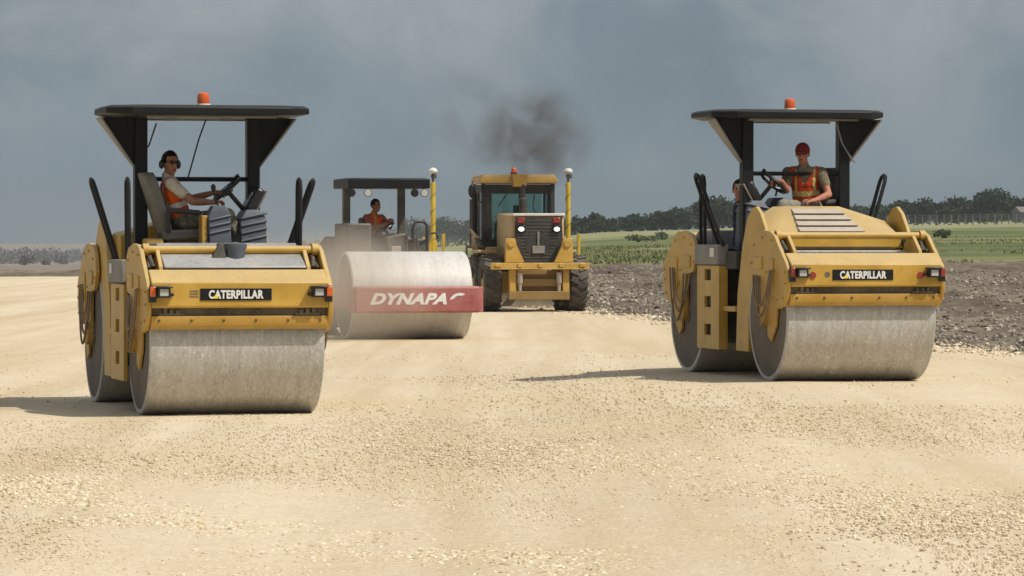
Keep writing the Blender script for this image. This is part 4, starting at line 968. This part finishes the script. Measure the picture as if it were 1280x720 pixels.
M['grass'] = stone_mat('meadow_grass', [(0, (.07, .10, .03)), (.5, (.13, .16, .055)), (.85, (.24, .22, .10)), (1, (.32, .29, .15))])
tufts('grass', 30000, -.02, .14, 252, 480, .06, .24, M['grass'])
# ------------------------------------------------------------------ trees
M['leaf'] = stone_mat('dark_oak_leaves', [(0, (.014, .026, .014)), (.5, (.022, .038, .018)), (1, (.036, .054, .024))])
M['leaf_far'] = stone_mat('pale_far_leaves', [(0, (.04, .045, .032)), (1, (.08, .085, .06))])  # paler, greyer leaf colours for the far woods
M['bark'] = mat('grey_bark', (.10, .08, .06), .9, dust=0, top=0, scale=1)
def leaf_mesh(name, blobs, n, size):
    """many leaf-clump faces through the volume of several uneven lobes"""
    bl = np.array(blobs); vol = (bl[:, 3]*bl[:, 4]*bl[:, 5]); w = vol**.75; idx = rng.choice(len(bl), n, p=w/w.sum())
    d = rng.normal(size=(n, 3)); d /= np.linalg.norm(d, axis=1)[:, None]; r = rng.random(n)**.38*(1+.22*rng.normal(size=n)*.5)
    c = bl[idx, :3]+d*r[:, None]*bl[idx, 3:6]
    a = rng.normal(size=(n, 3)); a /= np.linalg.norm(a, axis=1)[:, None]; b = np.cross(a, rng.normal(size=(n, 3))); b /= np.linalg.norm(b, axis=1)[:, None]
    s = size*(.5+rng.random(n))[:, None]
    v = np.stack([c-a*s-b*s*.5, c+a*s*.6-b*s*.7, c+a*s+b*s*.5, c-a*s*.5+b*s*.8], 1).reshape(-1, 3)
    return np_mesh(name, v, np.arange(4*n).reshape(-1, 4), False)
def tree(label, X, Y, h, wdt, n, group, seed):
    g = np.random.default_rng(seed); root = thing('tree', label, 'tree', (X, Y, gz(X, Y)-.05), 0, group)
    bl = []
    for k in range(9):
        a = g.random()*6.283; rr = wdt*.5*(.15+.75*g.random()); zz = h*(.32+.48*g.random()*(1-.5*rr/(wdt*.5)))
        bl.append((rr*math.cos(a), rr*math.sin(a), zz, wdt*(.14+.13*g.random()), wdt*(.14+.13*g.random()), h*(.12+.10*g.random())))
    bl.append((0, 0, h*.62, wdt*.30, wdt*.30, h*.34))
    o = bpy.data.objects.new('crown', leaf_mesh('crown', bl, int(n*1.6), .30)); COL.objects.link(o); o.data.materials.append(M['leaf']); o.parent = root
    t = MB(); t.tube([(0, 0, 0), (.1, 0, h*.2), (0, .1, h*.5), (.1, 0, h*.7)], [h*.035, h*.028, h*.02, h*.008], 8)
    for b in bl[:5]: t.tube([(0.05, 0, h*.22), (b[0]*.5, b[1]*.5, b[2]*.7), (b[0], b[1], b[2])], [h*.018, h*.012, h*.005], 6)
    t.build('trunk', M['bark'], root); return root
TY = 980.0
def tree_px(label, px, top, wpx, seed, D=TY, n=1500, group='trees along the far side of the pasture'):
    X = (px-640)/F*D; ztop = CAMZ-(top-298)/F*D; h = ztop-gz(X, D); return tree(label, X, D, h, wpx/F*D, n, group, seed)
tree_px('large rounded oak standing highest in the far tree line beside a grey roofed house', 1243, 233, 78, 1, n=3000)
tree_px('bushy tree just past the edge of the grey roofed house', 1290, 246, 46, 2)
tree_px('broad lower tree touching the side of the large rounded oak', 1196, 244, 58, 3, n=1800)
tree_px('tallest clump of trees showing between the hood roller and its hand rail', 895, 243, 56, 4, n=2200)
tree_px('round tree beside the yellow survey mast of the grader', 744, 265, 36, 5)
tree_px('round tree in the gap between two shorter ones past the grader', 790, 267, 38, 6)
tree_px('small spiky tree rising between the grader and the hood roller', 822, 262, 20, 7, n=900)
tree_px('wide tree at the open end of the gap before the hood roller', 846, 258, 44, 8)
tree_px('tree seen right through the operator stand of the hood roller', 925, 246, 46, 9)
tree_px('tree peeping past the ear panel of the hood roller', 1128, 248, 44, 10)
tree_px('tree between the hood roller and the broad lower tree', 1158, 247, 44, 12)
for i, (px, top, w_) in enumerate(((512, 270, 50), (556, 268, 56), (588, 272, 40))):
    tree_px(('pale hazy tree behind the black hand rail of the soil compactor', 'pale hazy tree behind the tall yellow survey mast by the compactor', 'pale hazy tree just before the grader mirror')[i], px, top, w_, 20+i, D=1500, n=1500, group='hazy trees behind the compactor')
def wood(name, px0, px1, D, htop, n, m, seed):
    g = np.random.default_rng(seed); bl = []
    for px in np.arange(px0, px1, 7):
        DD = D+60*g.random(); X = (px-640)/F*DD; z = gz(X, DD); h = (CAMZ-(np.interp(px, *htop)-298)/F*DD-z)*(.82+.22*g.random())
        bl.append((X, DD, z+h*.46, 11*DD/F*(.7+.6*g.random()), 2.5, h*.54))
    o = bpy.data.objects.new(name, leaf_mesh(name, bl, n, .40)); COL.objects.link(o); o.data.materials.append(m); o['kind'] = 'stuff'; return o
wood('treeline', 690, 1340, 1040, ([690, 760, 830, 870, 930, 1000, 1120, 1200, 1300], [272, 271, 266, 256, 255, 256, 254, 252, 252]), 22000, M['leaf'], 5)
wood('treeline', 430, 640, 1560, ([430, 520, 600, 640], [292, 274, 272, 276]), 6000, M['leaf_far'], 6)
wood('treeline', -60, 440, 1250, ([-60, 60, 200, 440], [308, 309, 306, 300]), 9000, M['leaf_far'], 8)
def shrub(label, px, D, h, wdt, n, m, seed, group=None, name='shrub'):
    X = (px-640)/F*D; g = np.random.default_rng(seed); bl = [((g.random()-.5)*wdt*.7, (g.random()-.5)*wdt*.5, h*(.16+.42*g.random()), wdt*.24, wdt*.2, h*.30) for k in range(7)]
    o = bpy.data.objects.new(name, leaf_mesh(name, bl, n, h*.11)); COL.objects.link(o); o.data.materials.append(m); o.location = (X, D, gz(X, D)); return tag(o, label, 'shrub', group)
M['leaf_haze'] = stone_mat('haze_paled_scrub', [(0, (.09, .085, .07)), (1, (.15, .14, .12))])  # leaf colour lightened to paint in haze over the distant scrub
M['leaf_shrub'] = stone_mat('field_shrub_leaves', [(0, (.085, .115, .05)), (1, (.14, .165, .08))])
shrub('low wide bush in the pasture past the grader mast', 803, 520, 1.2, 4.2, 420, M['leaf_shrub'], 1)
shrub('small bush in the pasture close to the hood roller drum', 829, 560, 1.2, 2.2, 320, M['leaf_shrub'], 2)
shrub('bush in the pasture past the ear panel of the hood roller', 1177, 470, 1.3, 2.0, 320, M['leaf_shrub'], 3)
shrub('dark ragged scrub pile on the dusty horizon at the open edge of the pad', 34, 640, 1.9, 2.6, 260, M['leaf_haze'], 4)
shrub('smaller dark scrub by the ragged pile on the dusty horizon', 56, 640, 1.6, 1.5, 200, M['leaf_haze'], 5)
shrub('faint thin scrub nearest the flat-ended roller on the dusty horizon', 76, 700, 2.4, 3.0, 300, M['leaf_haze'], 6)
# ------------------------------------------------------------------ house and fence by the tree line
hx, hy, _ = at(1287, 930); hz = gz(hx, hy)
hs = thing('house', 'low grey roofed house partly hidden by the large rounded oak', 'house', (hx, hy, hz), R(12))
MB().box2((-3.1, -3, 0), (3.1, 3, 2.4)).build('wall', M['concrete'], hs)
MB().prism([(-3.6, 2.3), (3.6, 2.3), (0, 3.6)], -3.4, 3.4, 'x').build('roof', M['roof'], hs)
for x in (-2.2, 1.8): MB().box2((x-.6, -3.05, .9), (x+.6, -2.99, 1.9)).build('window', M['plastic_black'], hs)
MB().box2((-.4, -3.05, 0), (.5, -2.99, 2.0)).build('door', M['frame_dark'], hs)
fe = thing('fence', 'long pale wire fence with posts in front of the far tree line', 'fence', (0, 0, 0))
fp = [((px-640)/F*900.0, 900.0) for px in range(1108, 1330, 9)]
for i, (x, y) in enumerate(fp):
    MB().tube([(x, y, gz(x, y)-.2), (x, y, gz(x, y)+2.1)], .11 if i % 3 else .16, 8).build('post', M['fence'], fe)
wr = MB()
for k in range(5): wr.tube([(x, y-.1, gz(x, y)+.4+.4*k) for x, y in fp], .03, 5)
wr.build('wire', M['fence'], fe)
# ------------------------------------------------------------------ air: haze, dust, smoke
def volume(name, me, loc, dens, col, noise_d=None, aniso=.2):
    m = bpy.data.materials.new(name); m.use_nodes = True; nt = m.node_tree; nt.nodes.remove(nt.nodes['Principled BSDF'])
    v = nt.nodes.new('ShaderNodeVolumePrincipled'); v.inputs['Color'].default_value = col+(1,); v.inputs['Density'].default_value = dens; v.inputs['Anisotropy'].default_value = aniso
    nt.links.new(v.outputs[0], nt.nodes['Material Output'].inputs['Volume'])
    if noise_d: nt.links.new(noise_d(nt), v.inputs['Density'])
    o = bpy.data.objects.new(name, me); COL.objects.link(o); me.materials.append(m); o.location = loc; o['kind'] = 'stuff'; return o
volume('haze', MB().box2((-900, -80, -12), (900, 1750, 34)).mesh('haze'), (0, 0, 0), HAZE, (.80, .86, .92))
def ellmesh(name, r): return MB().ell((0, 0, 0), r, None, 40, 24).mesh(name, 180)
def puff(mult, sc, seed, lo=.42, hi=.72, squash=(1, 1, 1)):
    def f(nt):
        tc = nt.nodes.new('ShaderNodeTexCoord'); g = tc.outputs['Object']
        mp = nt.nodes.new('ShaderNodeMapping'); mp.inputs['Scale'].default_value = squash; nt.links.new(g, mp.inputs[0])
        ln = nt.nodes.new('ShaderNodeVectorMath'); ln.operation = 'LENGTH'; nt.links.new(mp.outputs[0], ln.inputs[0])
        of = nt.nodes.new('ShaderNodeMapping'); of.inputs['Location'].default_value = (seed, seed*.7, 0); nt.links.new(g, of.inputs[0])
        n = noise(nt, of.outputs[0], sc, 5, .6, .5)
        fall = ramp(nt, ln.outputs['Value'], [(.0, 1.0), (.45, .6), (.95, 0.0)])
        return mth(nt, 'MULTIPLY', mth(nt, 'MULTIPLY', fall, ramp(nt, n, [(lo, 0.0), (hi, 1.0)])), mult)
    return f
sx_, sy_, sz_ = (668-640)/F*100, 100.0, CAMZ-(172-298)/F*100
SR = (1.7, 1.2, 1.45)
volume('smoke', ellmesh('smoke', SR), (sx_, sy_, sz_), 1, (.15, .125, .105), puff(2.1, 1.35, 8, .38, .66, squash=tuple(1/x for x in SR)), .0)
SR2 = (1.1, .7, 1.6)
volume('smoke', ellmesh('smoke', SR2), ((590-640)/F*101, 101.0, CAMZ-(150-298)/F*101), 1, (.12, .11, .11), puff(1.0, 1.1, 5, .42, .72, squash=tuple(1/x for x in SR2)), .0)
DR_ = (2.1, 3.0, 1.25)
volume('dust', ellmesh('dust', DR_), ((425-640)/F*70, 70.6, .85), 1, (.80, .72, .60), puff(1.0, .8, 2, .28, .75, tuple(1/x for x in DR_)))
volume('dust', ellmesh('dust', (80, 160, 13)), (-62, 640, 0), 1, (.58, .60, .62), puff(.0050, .02, 4, .2, .8, (1/80, 1/160, 1/13)))
# ------------------------------------------------------------------ sky, sun, camera
SUN_EL, SUN_AZ = R(52.5), R(-28)       # azimuth from +x; the sun stands off to the right and a little behind the camera
w = bpy.data.worlds.new('World'); scene.world = w; w.use_nodes = True; nt = w.node_tree
bg = nt.nodes['Background']; bg.inputs['Strength'].default_value = SKY_STRENGTH
sky = nt.nodes.new('ShaderNodeTexSky'); sky.sky_type = 'NISHITA'; sky.sun_disc = False
sky.sun_elevation = SUN_EL; sky.sun_rotation = math.pi/2-SUN_AZ; sky.dust_density = 2.5
tc = nt.nodes.new('ShaderNodeTexCoord'); gen = tc.outputs['Generated']
sx = nt.nodes.new('ShaderNodeSeparateXYZ'); nt.links.new(gen, sx.inputs[0])
mp = nt.nodes.new('ShaderNodeMapping'); mp.inputs['Scale'].default_value = (1, 1, 1.3); mp.inputs['Location'].default_value = SKY_OFF; nt.links.new(gen, mp.inputs[0])
n1 = noise(nt, mp.outputs[0], 9, 3, .5, .4); n2 = noise(nt, mp.outputs[0], 24, 5, .6, .4)
k = 1/SKY_STRENGTH
cl = mixc(nt, ramp(nt, n1, [(.34, 0.0), (.64, 1.0)]), tuple(x*k for x in SKY_DARK), tuple(x*k for x in SKY_MID))
hi_ = mth(nt, 'MULTIPLY', ramp(nt, sx.outputs[2], [(.012, 0.0), (.055, 1.0)]), ramp(nt, mth(nt, 'ADD', mth(nt, 'MULTIPLY', n1, .6), mth(nt, 'MULTIPLY', n2, .4)), [(.47, 0.0), (.60, .85)]))
cl = mixc(nt, hi_, cl, tuple(x*k for x in SKY_LIGHT))
cl = mixc(nt, ramp(nt, sx.outputs[2], [(-.02, 1.0), (.016, 0.0)]), cl, tuple(x*k for x in SKY_LOW))
f = ramp(nt, sx.outputs[2], [(.10, 0.0), (.45, 1.0)])
up_ = mixc(nt, ramp(nt, noise(nt, gen, 2.2, 6, .6), [(.42, 0.0), (.62, .9)]), sky.outputs[0], (.62*k, .63*k, .64*k))
nt.links.new(mixc(nt, f, cl, up_), bg.inputs['Color'])
sd = bpy.data.lights.new('sun', 'SUN'); sd.energy = SUN_E; sd.angle = R(.6); sd.color = (1, .945, .85)
so = bpy.data.objects.new('sun', sd); COL.objects.link(so); so.location = (30, -10, 40)
dv = Vector((math.cos(SUN_EL)*math.cos(SUN_AZ), math.cos(SUN_EL)*math.sin(SUN_AZ), math.sin(SUN_EL)))
so.rotation_euler = dv.to_track_quat('Z', 'Y').to_euler()
cd = bpy.data.cameras.new('camera'); cam = bpy.data.objects.new('camera', cd); COL.objects.link(cam)
cd.sensor_width = 36; cd.lens = F/1280*36; cd.clip_start = .5; cd.clip_end = 12000
cam.location = (0, 0, CAMZ); cam.rotation_euler = (math.pi/2-math.atan((360-298)/F), 0, 0); scene.camera = cam
vs = scene.view_settings; vs.view_transform = 'Standard'; vs.look = 'None'; vs.gamma = 1; vs.use_curve_mapping = False; vs.exposure = EXPOSURE
scene.cycles.use_denoising = True; scene.cycles.max_bounces = 6; scene.cycles.transparent_max_bounces = 12; scene.cycles.volume_bounces = 1
scene.cycles.volume_step_rate = 1.0
